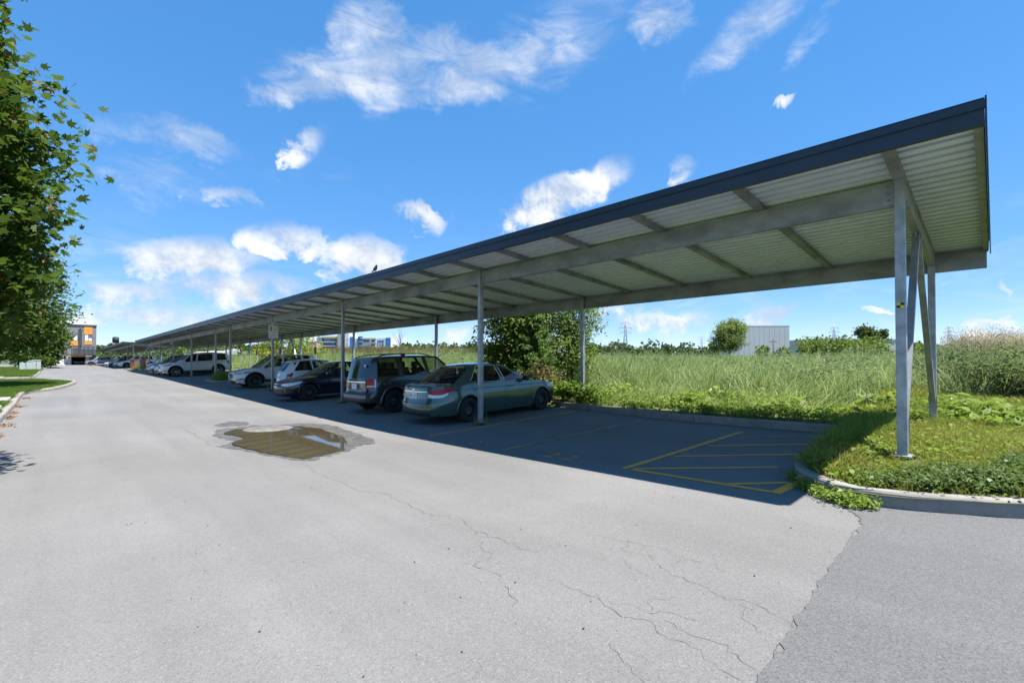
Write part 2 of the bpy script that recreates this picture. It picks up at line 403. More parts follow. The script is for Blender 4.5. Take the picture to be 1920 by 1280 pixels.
# kerbs --------------------------------------------------------------------
CONC = mat('kerb_concrete', (.29, .268, .238), .9, var=.35, vscale=2.5, bump=.6, bscale=55, base2=(.20, .188, .17), detail=8)
def sweep_kerb(path, side, h, w=.17, mstone=None, parent=None, piece=3.0, zfn=gz, name='kerb'):
    P = [Vector((p[0], p[1], 0)) for p in path]
    k = link(name, None, kind='structure'); k.empty_display_size = .1
    prof = [(0.0, -.12), (.008, h*.55), (.016, h-.022), (.034, h-.004), (w*.6, h+.002), (w-.03, h-.002), (w-.005, h-.02), (w, -.12)]
    # resample
    L = [0]
    for a, b in zip(P[:-1], P[1:]): L.append(L[-1]+(b-a).length)
    def at(s):
        i = max(0, min(len(P)-2, int(np.searchsorted(L, s))-1)); q = (s-L[i])/max(1e-6, L[i+1]-L[i]); return P[i].lerp(P[i+1], q)
    n = max(1, round(L[-1]/piece))
    for j in range(n):
        s0, s1 = L[-1]*j/n+.006, L[-1]*(j+1)/n-.006; m = max(3, int((s1-s0)/.22)); rows = []
        for q in range(m+1):
            s = s0+(s1-s0)*q/m; c = at(s); d = (at(min(L[-1], s+.12))-at(max(0, s-.12))).normalized(); nr = Vector((-d.y, d.x, 0))*side
            zz = float(zfn(c.x, c.y)); rows.append([(c.x+nr.x*(a+random.gauss(0, .003)), c.y+nr.y*(a+random.gauss(0, .003)), zz+b+random.gauss(0, .0022)) for a, b in prof])
        b = MB(); b.grid(rows, False); o = len(b.v); np_ = len(prof)
        b.f.append(list(range(np_))[::-1]); b.sm.append(False); b.f.append([o-np_+i for i in range(np_)]); b.sm.append(False)
        b.build('kerb_stone', CONC, k)
    return k
isl_px = [(1580, 812), (1546, 836), (1520, 857), (1494, 881), (1487, 893), (1500, 907), (1548, 928), (1594, 942), (1636, 949), (1709, 958), (1824, 967), (1920, 974)]
ISL = [gp(*p) for p in isl_px]; ISL = [(p.x, p.y) for p in ISL]+[(7.0, -1.2), (8.2, -3.2), (10.5, -5.5), (14, -8)]
ISLP = smooth_path(ISL, 5)
sweep_kerb(ISLP, 1, .165, .17, piece=2.2)
REAR = [(10.28, 1.86), (10.40, 4.8), (10.87, 7.7), (11.45, 10.2), (11.55, 14), (11.55, 34)]
REARP = smooth_path(REAR, 6)
sweep_kerb(REARP, -1, .155, .17, piece=3)
sweep_kerb([(11.55, 37.5), (11.55, 80)], -1, .15, piece=4)
sweep_kerb([(11.55, 82), (11.55, 146)], -1, .15, piece=6)
LEFT = [(-1.05, -12), (-1.02, 0), (-1.03, 10), (-1.03, 17.5), (-1.0, 22.7), (-1.03, 28.6), (-.85, 30.4), (-.3, 31.4), (.1, 32.7), (.5, 35.3), (.82, 38.2), (.75, 40.2), (.2, 41.6), (-.9, 42.3), (-3, 42.5), (-14, 42.8)]
LEFTP = smooth_path(LEFT, 5)
sweep_kerb(LEFTP, 1, .15, .18, piece=3)
LEFT2 = [(-14, 47.2), (-2.6, 47.4), (-1.45, 48.2), (-1.2, 50), (-1.2, 65), (-1.3, 80), (-1.1, 91), (-.4, 94), (.3, 95.5), (.0, 97), (-1.6, 97.6), (-10, 98)]
sweep_kerb(smooth_path(LEFT2, 4), 1, .14, .17, piece=4)
# the little planted islands under the carport
def small_island(x0, x1, y0, y1, h=.13):
    pts = [(x1, y1), (x0+.35, y1), (x0, y1-.35), (x0, y0+.35), (x0+.35, y0), (x1, y0)]
    sweep_kerb(smooth_path(pts, 4), 1, h, .15, piece=2.5)
    return region([(x0+.12, y0+.2), (x1, y0+.12), (x1, y1-.12), (x0+.12, y1-.2)], .6, up(h-.03)).build('island_soil', GRASSG, ground)
small_island(7.0, 11.6, 33.4, 36.3)
small_island(6.2, 11.6, 68.2, 76)
# raised lawns
def vergew(x, y): return verge(x, y)
hump = region([(p[0], p[1]) for p in ISLP]+[(30, -16), (30, 1), (14, 2.2), (11.6, 10.2), (10.98, 7.7), (10.52, 4.8), (10.42, 1.95)], .5, lambda x, y: verge(x, y)-.01)
hump.build('grass_verge', GRASSG, kind='structure')
region([(p[0]-.08, p[1]) for p in LEFTP]+[(-30, 42.8), (-30, -12)], 1.0, lambda x, y: gz(x, y)+.135, 1).build('lawn', mat('lawn_soil', (.06, .12, .02), .95, var=.4, vscale=3, bump=.5, bscale=60, base2=(.09, .14, .03)), kind='structure')
region([(-14, 47.3), (-2.5, 47.5), (-1.4, 48.4), (-1.25, 52), (-1.3, 65), (-1.35, 80), (-1.2, 91), (-.4, 94), (.2, 95.4), (-.1, 96.9), (-10, 97.9), (-30, 97.9), (-30, 47.3)], 2, lambda x, y: gz(x, y)+.125, 2).build('lawn', MATS['lawn_soil'], kind='structure')
# paving slabs laid across the lawn on the left
SLAB = mat('paving_slab', (.46, .45, .42), .9, var=.2, vscale=4, bump=.3, bscale=60)
walk = link('garden_path', None, kind='structure')
for (y0, y1, x0, x1) in ((18.3, 19.0, -2.1, -1.22), (20.4, 21.3, -2.4, -1.22), (23.6, 25.2, -2.6, -1.22), (46.4, 46.9, -5.5, -2.6), (46.4, 46.9, -9, -5.6)):
    z = float(gz(-1.5, (y0+y1)/2))+.16
    MB().box(x0, x1, y0, y1, z-.05, z+.05, .012).build('paving_slab', SLAB, walk)

# painted lines -------------------------------------------------------------
def paint_mat(name, col, wear):
    m = bpy.data.materials.new(name); m.use_nodes = True; MATS[name] = m
    t = NT(m.node_tree); b = t.n['Principled BSDF']; p = t.new('ShaderNodeTexCoord').outputs['Object']
    n = t.math('ADD', t.math('MULTIPLY', t.noise(p, 38, 4, .7), .6), t.math('MULTIPLY', t.noise(p, 2.2, 3, .6), .4))
    b.inputs['Roughness'].default_value = .8
    k = t.ramp(n, wear-.07, wear+.07)
    t.l.new(t.mix(k, c4(col), (.155, .153, .148, 1)), b.inputs['Base Color'])
    return m
YEL = paint_mat('yellow_paint', (.78, .34, .03), .60)
YEL2 = paint_mat('worn_yellow_paint', (.70, .33, .05), .58)
YEL3 = paint_mat('faded_yellow_paint', (.54, .30, .09), .50)
def line(p0, p1, w, m=YEL2):
    w *= .85
    p0, p1 = Vector(p0[:2]), Vector(p1[:2]); n = max(2, int((p1-p0).length/.5)); d = (p1-p0).normalized(); r = Vector((-d.y, d.x))*w/2
    rows = []
    for i in range(n+1):
        c = p0.lerp(p1, i/n); rows.append([(c.x+r.x, c.y+r.y, float(gz(c.x+r.x, c.y+r.y))+.005), (c.x-r.x, c.y-r.y, float(gz(c.x-r.x, c.y-r.y))+.005)])
    return MB().grid(rows).build('parking_line', m, lot)
line((5.85, 8.57), (10.6, 8.35), .10); line((5.75, 6.16), (10.0, 5.9), .09, YEL3); line((5.86, 3.74), (9.6, 3.47), .12)
line((8.02, 3.44), (9.09, 2.1), .09); line((6.98, 3.54), (8.13, 2.1), .09); line((5.95, 3.62), (7.16, 2.1), .10); line((9.0, 3.4), (9.9, 2.15), .08, YEL3)
line((5.89, 3.62), (5.93, 1.82), .10, YEL); line((5.97, 2.30), (6.44, 1.78), .09, YEL); line((5.9, 1.77), (6.46, 1.70), .14, YEL)
y = 8.5
k = 0
for yy in [8.5+2.6*i for i in range(1, 10)]+[37.2+2.6*i for i in range(0, 12)]:
    line((5.85, yy), (10.9, yy-.12), .09, YEL2 if k % 3 else YEL3); k += 1
def painted(txt, x, y, size, m, parent):
    cu = bpy.data.curves.new('painted_number', 'FONT'); cu.body = txt; cu.size = size; cu.align_x = 'CENTER'; cu.align_y = 'CENTER'
    o = bpy.data.objects.new('tmp', cu); COL.objects.link(o); dg = bpy.context.evaluated_depsgraph_get()
    me = bpy.data.meshes.new_from_object(o.evaluated_get(dg)); bpy.data.objects.remove(o)
    for v in me.vertices:
        lx, ly = v.co.x, v.co.y*1.15; v.co = Vector((x+ly, y-lx, float(gz(x+ly, y-lx))+.0055))
    return link('painted_number', me, m, parent)
painted('2', 5.92, 5.15, .42, YEL2, lot); painted('2', 5.94, 4.79, .42, YEL2, lot); painted('2', 5.9, 7.12, .42, YEL3, lot)

# cracks ----------------------------------------------------------------------
CRACK = mat('crack', (.085, .081, .075), .95)
def crack(px, w=.012, rough=.05):
    w *= .24
    pts = [gp(*p) for p in px]; P = []
    for a, b in zip(pts[:-1], pts[1:]):
        n = max(2, int((b-a).length/.035))
        for i in range(n): P.append(a.lerp(b, i/n))
    P.append(pts[-1]); off = 0; rows = []
    for i, p in enumerate(P):
        off = off*.72+random.gauss(0, rough*.42); d = (P[min(i+1, len(P)-1)]-P[max(0, i-1)]); d.z = 0; d.normalize(); r = Vector((-d.y, d.x, 0))
        c = p+r*off; ww = w*(.35+1.1*random.random())*(.3 if i in (0, len(P)-1) else 1)
        rows.append([(c.x+r.x*ww/2, c.y+r.y*ww/2, float(gz(c.x, c.y))+.0035), (c.x-r.x*ww/2, c.y-r.y*ww/2, float(gz(c.x, c.y))+.0035)])
    MB().grid(rows).build('crack', CRACK, lot)
def bx(pts): return [(500+x/1.92, 840+y/1.92) for x, y in pts]
crack(bx([(110, 40), (200, 95), (330, 150), (430, 165), (520, 205), (590, 240), (690, 262), (760, 298), (840, 330), (915, 366), (1000, 360)]), .016)
crack(bx([(760, 300), (765, 335), (810, 385), (780, 420), (830, 455), (870, 505), (905, 570)]), .013)
crack(bx([(1035, 470), (1110, 505), (1200, 545), (1290, 600), (1375, 630), (1440, 690), (1540, 740), (1600, 780), (1690, 845)]), .013)
crack(bx([(1150, 312), (1280, 325), (1390, 355), (1470, 380), (1560, 410), (1660, 445)]), .011)
crack(bx([(1285, 330), (1290, 365), (1400, 410), (1470, 450), (1540, 490), (1640, 550), (1740, 565), (1830, 600), (1900, 640)]), .013)
crack(bx([(1290, 410), (1345, 465)]), .012); crack(bx([(1230, 545), (1340, 590), (1470, 605), (1560, 620)]), .011)
crack(bx([(1420, 620), (1520, 670), (1600, 710), (1690, 770), (1780, 795)]), .014); crack(bx([(1680, 555), (1740, 600), (1790, 660)]), .011)
crack(bx([(1240, 700), (1290, 770), (1380, 830), (1440, 900)]), .009); crack(bx([(700, 415), (780, 430)]), .009)
crack(bx([(1470, 450), (1500, 400)]), .009); crack(bx([(1385, 590), (1390, 550), (1480, 535)]), .009)
crack([(348, 805), (372, 818), (400, 836)], .03, .03); crack([(385, 803), (430, 797), (470, 793)], .025, .03)
crack([(1612, 972), (1600, 962), (1588, 955), (1577, 943)], .03, .02)
crack([(150, 722), (190, 719), (250, 718), (318, 718)], .04, .03)
crack([(575, 788), (620, 796), (680, 805)], .03, .03)

crack([(1612, 986), (1560, 1064), (1500, 1152), (1420, 1280)], .02, .012)
# puddle and drain ------------------------------------------------------------
def wob(pts, n=5, a=.05, z=.0):
    P = smooth_path([(p.x, p.y, 0) for p in pts]+[(pts[0].x, pts[0].y, 0)], n)[:-1]
    return [(p.x+random.gauss(0, a*.4), p.y+random.gauss(0, a)) for p in P]
damp_px = [(400, 818), (404, 808), (425, 803), (470, 798), (530, 796), (575, 793), (612, 796), (640, 803), (668, 812), (704, 827), (674, 836), (650, 845), (612, 856), (580, 862), (540, 860), (500, 853), (460, 845), (405, 837), (425, 833), (436, 827)]
DAMP = mat('damp_asphalt', (.066, .062, .056), .55, var=.35, vscale=5, base2=(.115, .11, .102), bump=.25, bscale=120)
region(wob([gp(*p) for p in damp_px], 7, .07), .3, up(.004)).build('damp_asphalt', DAMP, lot)
region(wob([gp(*p) for p in ((404, 797), (420, 792), (440, 790), (462, 791), (466, 796), (440, 798), (415, 800))], 4, .05), .3, up(.0045)).build('damp_asphalt', DAMP, lot)
wat_px = [(420, 814), (440, 806), (470, 803), (520, 800), (560, 799), (600, 804), (628, 814), (645, 822), (648, 842), (610, 853), (575, 860), (540, 857), (500, 850), (455, 840), (432, 832), (452, 824), (446, 818)]
WATER = bpy.data.materials.new('puddle_water'); WATER.use_nodes = True
_b = WATER.node_tree.nodes['Principled BSDF']; _b.inputs['Base Color'].default_value = (.058, .047, .026, 1); _b.inputs['Roughness'].default_value = .012; _b.inputs['IOR'].default_value = 1.33
_t = NT(WATER.node_tree); _bp = _t.new('ShaderNodeBump'); _bp.inputs['Strength'].default_value = .03; _bp.inputs['Distance'].default_value = .004
_t.l.new(_t.noise(_t.new('ShaderNodeTexCoord').outputs['Object'], 14, 2), _bp.inputs['Height']); _t.l.new(_bp.outputs[0], _b.inputs['Normal'])
wz = float(np.mean([gz(*gp(*p)[:2]) for p in wat_px]))+.012
wl = lambda x, y: max(wz, float(gz(x, y))+.0075)
region(wob([gp(*p) for p in wat_px], 5, .035), .3, lambda x, y: wz).build('puddle', WATER, kind='structure')
for px in ((455, 846), (560, 795)): pass
mc = gp(503, 804)
mh = thing('manhole_cover', 'round concrete drain cover poking out of the muddy puddle', 'manhole cover', (mc.x, mc.y, wz))
MB().lathe([(0, .016), (.44, .017), (.52, .012), (.57, -.006), (.59, -.05)], 40).build('collar', mat('collar_concrete', (.20, .185, .165), .85, var=.5, vscale=5, bump=.4, bscale=60), mh)
MB().lathe([(0, .026), (.34, .027), (.355, .016)], 32).build('lid', mat('drain_lid', (.165, .158, .148), .7, var=.4, vscale=9, bump=.3, bscale=70), mh)
# ---------------------------------------------------------------- carports
GALV = mat('galvanised_steel', (.40, .42, .44), .5, metal=.55, var=.3, vscale=7, base2=(.27, .29, .31), bump=.08, bscale=40, detail=8)
GALVD = mat('weathered_galvanised_beam', (.36, .38, .40), .58, metal=.4, var=.45, vscale=2.2, base2=(.19, .20, .21), bump=.1, bscale=30, stretch=(1, .5, 1), detail=8)
DECK = mat('galvanised_deck', (.76, .84, .97), .32, spec=.8, var=.1, vscale=3, base2=(.67, .75, .88))
FLUTE_SHADE = mat('flute_shade', (.035, .037, .04), .5)  # near-black colour standing in for the shade inside the deck flutes
DARKTRIM = mat('navy_trim', (.022, .032, .05), .42, var=.15, vscale=2)
FOOT = mat('green_footing', (.03, .16, .08), .6); HOLE = mat('post_pit', (.03, .028, .025), .95)
YL = mat('marker_yellow', (.75, .62, .02), .5); BKM = mat('marker_black', (.012, .012, .012), .5)
def post_mesh():
    b = MB(); s = .052
    for z0, z1 in ((0, 1),): b.box(-s, s, -s, s, 0, 1, 0)
    return b
XF, XR, XFA, XRE = 7.517, 11.646, 6.285, 11.74
def carport(label, ys, y_start, y_end, base, seg, end_frames, rear_brace=None):
    """ys: frame positions along the roof; base: z offset of the whole roof"""
    zt, zb, zrt, zrb = 3.92+base, 3.61+base, 3.635+base, 3.325+base
    t = thing('carport', label, 'carport', (0, 0, 0)); slope = (zrt-zt)/(XR-XF)
    zr = lambda x: zt+slope*(x-XF)                      # underside of the rafters
    for i, y in enumerate(ys):
        for x, zt_ in ((XF, zt+.01), (XR, zrt+.01)):
            on_grass = (x == XR) or y < 2
            g = float(verge(x, y)) if on_grass else float(gz(x, y))
            if x == XF and not on_grass and y > 33 and 33.4 < y < 36.3: g += .1
            foot = (.515 if x == XF else g+.05) if y < 2 else (g-.1 if x == XR else g+.06)
            b = MB(); b.box(x-.052, x+.052, y-.052, y+.052, foot, zt_, .008)
            p = b.build('post', GALV, t)
            if x == XF or y < 2: MB().box(x-.125, x+.125, y-.09, y+.09, foot-.018, foot+.002, .004).build('base_plate', GALV, p)
            if x == XF and not on_grass and y < 30:
                MB().lathe([(0, -.02), (.17, -.02), (.18, .005), (.10, .006), (.095, .03)], 14, c=(x, y, g)).build('footing_pit', HOLE, p)
                MB().lathe([(.075, .0), (.075, .048)], 12, c=(x, y, g)).build('footing', FOOT, p)
    def cbeam(p0, p1, h, name, m, face):
        """channel: web with two flanges, web towards the road (face=-1) or the field"""
        x, z = p0[0], p0[2]; y0, y1 = p0[1], p1[1]; b = MB()
        b.box(x-.008, x+.008, y0, y1, z, z+h); b.box(x+.008, x+.075, y0, y1, z, z+.016); b.box(x+.008, x+.075, y0, y1, z+h-.016, z+h)
        return b.build(name, m, t)
    ends = list(zip(ys[:-1], ys[1:]))
    for a, b_ in ends:
        o = cbeam((XF, a+.06, zb), (XF, b_-.06, zb), zt-zb-.002, 'beam', GALVD, -1)
        for ye, s in ((a+.06, 1), (b_-.06, -1)):
            pl = MB(); pl.box(XF-.02, XF-.009, min(ye-s*.005, ye+s*.1), max(ye-s*.005, ye+s*.1), zb+.03, zt-.03)
            for k in range(3): pl.lathe([(0, -.036), (.017, -.034), (.02, -.02)], 8, 'x', (XF, ye+s*.05, zb+.07+k*.085))
            pl.build('bolt_plate', GALV, o)
    yr0 = [y_start+.03]+list(ys[1:]); yr0[-1] = y_end-.03
    for a, b_ in zip([y_start+.03]+list(ys[1:-1]), list(ys[1:-1])+[y_end-.03]):
        cbeam((XR+.062, a+.008, zrb), (XR+.062, b_-.008, zrb), zrt-zrb-.002, 'beam', GALVD, 1)
    # rafters
    def rafter(y, w=.11, h=.08, m=GALVD, name='rafter'):
        b = MB(); h2 = .012
        for x0, x1, za, zb_ in ((XFA+.03, XRE-.03, 0, h),):
            P = lambda x, yy, dz: (x, yy, zr(x)+dz)
            for (ya, yb, d0, d1) in ((-w/2, w/2, .003, h-.001),):
                v = [P(x0, y+ya, d0), P(x1, y+ya, d0), P(x1, y+yb, d0), P(x0, y+yb, d0), P(x0, y+ya, d1), P(x1, y+ya, d1), P(x1, y+yb, d1), P(x0, y+yb, d1)]
                b.add(v, [(0, 3, 2, 1), (4, 5, 6, 7), (0, 1, 5, 4), (1, 2, 6, 5), (2, 3, 7, 6), (3, 0, 4, 7)])
        return b.build(name, m, t)
    ry = []
    for a, b_ in ends:
        n = max(1, round((b_-a)/1.58)); ry += [a+(b_-a)*k/n for k in range(n)]
    ry.append(ys[-1]); extra = [y for y in np.arange(ys[-1]+1.56, y_end-.3, 1.56)]
    for y in ry+list(extra): rafter(y)
    # corrugated deck sheets, ribs running along the roof
    pitch = .20; prof = []
    x = XFA+.012
    while x < XRE-.02:
        for dx, dz in ((0, 0), (.125, 0), (.118, .075), (.207, .075)): prof.append((x+dx, dz))
        x += pitch
    prof.append((min(x, XRE-.01), 0))
    lim = [y_start+.01]+[y for y in ys[1:-1]]+[y_end-.01]
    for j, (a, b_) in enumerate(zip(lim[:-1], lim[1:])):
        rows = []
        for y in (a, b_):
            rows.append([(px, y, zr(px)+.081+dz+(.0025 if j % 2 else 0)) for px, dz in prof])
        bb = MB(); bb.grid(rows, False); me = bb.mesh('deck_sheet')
        for pf in me.polygons:                          # groove shade painted on: recessed flute tops get the near-black material
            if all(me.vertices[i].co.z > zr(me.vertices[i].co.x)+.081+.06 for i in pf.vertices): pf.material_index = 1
        link('deck_sheet', me, [DECK, FLUTE_SHADE], t)
    rows = [[(x, y, zr(x)+.165) for x in (XFA+.005, XRE)] for y in (y_start+.005, y_end-.005)]
    bt = MB(); top = zr(XFA)+.163
    v = []
    for y in (y_start+.004, y_end-.004):
        v += [(XFA+.004, y, zr(XFA)+.160), (XRE, y, zr(XRE)+.160), (XRE, y, zr(XRE)+.166), (XFA+.004, y, zr(XFA)+.166)]
    bt.add(v, [(0, 1, 2, 3), (7, 6, 5, 4), (0, 4, 5, 1), (1, 5, 6, 2), (2, 6, 7, 3), (3, 7, 4, 0)]); bt.build('roof_sheet', DARKTRIM, t)
    # fascia: pieces of folded trim with a drip edge on top
    fz1 = 4.115+base; fz0 = 3.905+base; n = max(1, round((y_end-y_start)/seg))
    for j in range(n):
        a, b_ = y_start+(y_end-y_start)*j/n, y_start+(y_end-y_start)*(j+1)/n
        b = MB(); b.box(XFA-.012, XFA, a+.003, b_-.003, fz0, fz1-.055); b.box(XFA-.03, XFA, a, b_, fz1-.055, fz1+.03); b.box(XFA, XFA+.05, a+.003, b_-.003, fz0, fz0+.008)
        b.build('fascia', DARKTRIM, t)
    for y, s in ((y_start, 1), (y_end, -1)):
        b = MB(); P = lambda x, yy, z: (x, yy, z)
        za, zb_ = zr(XFA)+.17, zr(XRE)+.17
        def sl(x0, x1, ya, yb, d0, d1):
            v = [(x0, ya, zr(x0)+d0), (x1, ya, zr(x1)+d0), (x1, yb, zr(x1)+d0), (x0, yb, zr(x0)+d0), (x0, ya, zr(x0)+d1), (x1, ya, zr(x1)+d1), (x1, yb, zr(x1)+d1), (x0, yb, zr(x0)+d1)]
            b.add(v, [(0, 3, 2, 1), (4, 5, 6, 7), (0, 1, 5, 4), (1, 2, 6, 5), (2, 3, 7, 6), (3, 0, 4, 7)])
        sl(XFA-.005, XRE+.02, min(y, y-s*.014), max(y, y-s*.014), -.06, .178)
        b.build('end_trim', DARKTRIM, t); b = MB()
        sl(XFA+.03, XRE, min(y+s*.012, y+s*.085), max(y+s*.012, y+s*.085), .0, .079); b.build('end_angle', GALV, t)
    MB().bar((XRE+.004, y_start+.02, zr(XRE)+.075), (XRE+.004, y_end-.02, zr(XRE)+.075), .008, .19).build('rear_closure', GALVD, t)
    # end frames: deep cross beam with an inverted-V brace
    for y in end_frames:
        b = MB(); zc = lambda x: zr(x)-.002
        x0, x1 = XF+.055, XR-.055
        v = [(x0, y-.05, zc(x0)-.20), (x1, y-.05, zc(x1)-.20), (x1, y+.05, zc(x1)-.20), (x0, y+.05, zc(x0)-.20), (x0, y-.05, zc(x0)), (x1, y-.05, zc(x1)), (x1, y+.05, zc(x1)), (x0, y+.05, zc(x0))]
        b.add(v, [(0, 3, 2, 1), (4, 5, 6, 7), (0, 1, 5, 4), (1, 2, 6, 5), (2, 3, 7, 6), (3, 0, 4, 7)]); b.build('cross_beam', GALV, t)
        xm = (XF+XR)/2-.25; apex = zr(xm)-.24
        gus = MB(); gus.box(xm-.14, xm+.14, y-.008, y+.008, apex-.06, apex+.05); gus.build('gusset_plate', GALV, t)
        for xe, g in ((XF+.10, float(verge(XF, y)) if y < 2 else float(gz(XF, y))), (XR-.09, float(verge(XR, y)))):
            MB().bar((xm+(.07 if xe > xm else -.07), y, apex), (xe, y, g+.42), .085, .085, (0, 1, 0)).build('brace', GALV, t)
            MB().bar((xe+(.0), y, g+.50), (xe+(.03 if xe > xm else -.03), y, g+.25), .012, .12, (0, 1, 0)).build('gusset_plate', GALV, t)
    if rear_brace:
        a, b_ = rear_brace; m = (a+b_)/2
        for e in (a+.12, b_-.12): MB().bar((XR, m+(.06 if e > m else -.06), zrb-.02), (XR, e, float(verge(XR, e))+.3), .085, .085, (1, 0, 0)).build('brace', GALV, t)
    return t
YS_A = [.805, 8.87, 16.67, 24.47, 32.27, 35.94, 43.74, 51.54, 59.34, 67.14]
cp1 = carport('long lean-to steel carport nearest the camera with a navy fascia', YS_A, .04, 67.9, 0, 4.9, (.805, 67.14), (32.27, 35.94))
YS_C = [83.2+7.8*i for i in range(8)]
cp2 = carport('far steel carport beyond the two brown bins', YS_C, 82.3, 138.5, .36, 7.8, (83.2,), None)
# survey target stuck on the first post
tg = thing('survey_target', 'yellow and black checkered sticker on the nearest post', 'sticker', (XF-.0535, .805, 2.36))
s = .038
MB().box(-.002, 0, -s, s, -s*.8, s*.8).build('backing', YL, tg)
for a, b in ((-1, 1), (1, -1)): MB().box(-.0035, -.0021, min(0, a*s), max(0, a*s), min(0, b*s*.8), max(0, b*s*.8)).build('black_square', BKM, tg)
# sign board and camera on the fourth post
WSIGN = mat('white_sign', (.75, .75, .73), .5); RED = mat('sign_red', (.5, .08, .06), .5); INK = mat('sign_ink', (.10, .10, .11), .6)
sg = thing('notice_board', 'white notice board with faint print on the fourth front post', 'sign', (XF, 24.47-.055, 3.17), math.pi/2)
MB().box(-.006, 0, -.22, .22, -.33, .33, .004).build('panel', WSIGN, sg)
for j in range(6): MB().box(-.0075, -.0062, -.15+.01*(j % 3), .0, .28-j*.075, .292-j*.075).build('print_line', RED if j > 3 else INK, sg)
for j in range(3): MB().box(-.0075, -.0062, -.15, .14, -.18-j*.05, -.172-j*.05).build('print_line', INK, sg)
MB().box(-.0075, -.0062, .08, .14, .02, .24).build('print_block', RED, sg)
cm = thing('security_camera', 'small white security camera above the notice board', 'camera', (XF, 24.47-.06, 3.58), math.pi/2)
WPL = mat('white_plastic', (.7, .7, .68), .4)
MB().box(-.10, 0, -.04, .04, -.02, .03, .008).build('bracket', WPL, cm)
MB().tube([(-.09, .0, -.03), (-.12, .10, -.10)], .045, 12).build('housing', WPL, cm)
MB().lathe([(0, 0), (.02, 0), (.025, .02)], 10, 'z', (-.122, .11, -.115)).build('lens', BKM, cm)
MB().tube([(-.05, 0, -.02), (-.05, -.02, -.28)], .012, 6).build('cable_conduit', WPL, cm)
cm2 = thing('security_camera', 'tiny white security camera high on the eighth front post', 'camera', (XF-.06, 51.54, 3.5))
MB().box(-.10, 0, -.05, .05, -.03, .04, .01).build('bracket', WPL, cm2); MB().tube([(-.09, .0, -.03), (-.14, .14, -.16)], .06, 10).build('housing', WPL, cm2)
# little bird standing on the fascia
bd = thing('bird', 'small brown bird perched on the edge of the carport roof', 'bird', (XFA-.012, 11.9, 4.146))
b = MB(); FE = mat('feathers', (.16, .13, .11), .8, var=.4, vscale=30)
prof = [((.0, .10, .065), .006), ((0, .07, .075), .03), ((0, .02, .088), .048), ((0, -.03, .115), .046), ((0, -.065, .15), .032), ((0, -.078, .172), .03), ((0, -.093, .19), .022), ((0, -.10, .196), .006)]
b.tube([(p[0][0], p[0][1], p[0][2]) for p in prof], [p[1] for p in prof], 10); b.build('body', FE, bd)
MB().bar((0, .06, .075), (0, .17, .035), .035, .01).build('tail', FE, bd)
MB().tube([(0, -.098, .19), (0, -.13, .186)], [.008, .001], 6).build('beak', BKM, bd)
for sx in (-.015, .015): MB().tube([(sx, 0, .06), (sx, -.005, 0)], .004, 5).build('leg', BKM, bd)
# ---------------------------------------------------------------- cars
def paint(name, base, metal=.0, rough=.32, coat=1.0):
    return mat(name, base, rough, metal=metal, coat=coat)
GLASS = glassmat('car_glass', (.62, .68, .66)); PRIV = glassmat('privacy_glass', (.13, .15, .14)); CLEAR = glassmat('lamp_glass', (.8, .82, .85), 1.45)
RUB = mat('tyre_rubber', (.018, .018, .019), .82, bump=.2, bscale=60); BLKP = mat('black_plastic', (.022, .022, .024), .55); UNDER = mat('underbody', (.012, .012, .012), .9)
STEELW = mat('steel_wheel', (.03, .03, .033), .5, metal=.3); ALLOY = mat('alloy_wheel', (.42, .43, .45), .28, metal=.9); GUNM = mat('dark_alloy', (.13, .135, .14), .3, metal=.8)
CHROME = mat('chrome', (.75, .76, .78), .12, metal=1); NUT = mat('wheel_nut', (.7, .7, .7), .3, metal=1)
REDL = mat('tail_lamp_red', (.40, .006, .008), .3, coat=.25); WHL = mat('lamp_white', (.72, .73, .75), .12, coat=1); AMB = mat('lamp_amber', (.6, .22, .02), .15, coat=1)
SEAT = mat('seat_cloth', (.03, .03, .032), .9); DASH = mat('dashboard', (.02, .02, .022), .7); SEAM = mat('panel_gap', (.006, .006, .007), .9)
PLATE = mat('number_plate', (.72, .74, .78), .4); PINK = mat('plate_ink', (.02, .05, .25), .5)
LAMPD = mat('lamp_dark', (.05, .052, .058), .15, coat=1)

def lerp_tab(tab, v): return float(np.interp(v, [a for a, _ in tab], [b for _, b in tab]))
def sm_tab(tab, v):
    """smoothed table lookup"""
    h = .04*(tab[-1][0]-tab[0][0])
    return sum(lerp_tab(tab, v+d*h) for d in (-1, -.5, 0, .5, 1))/5

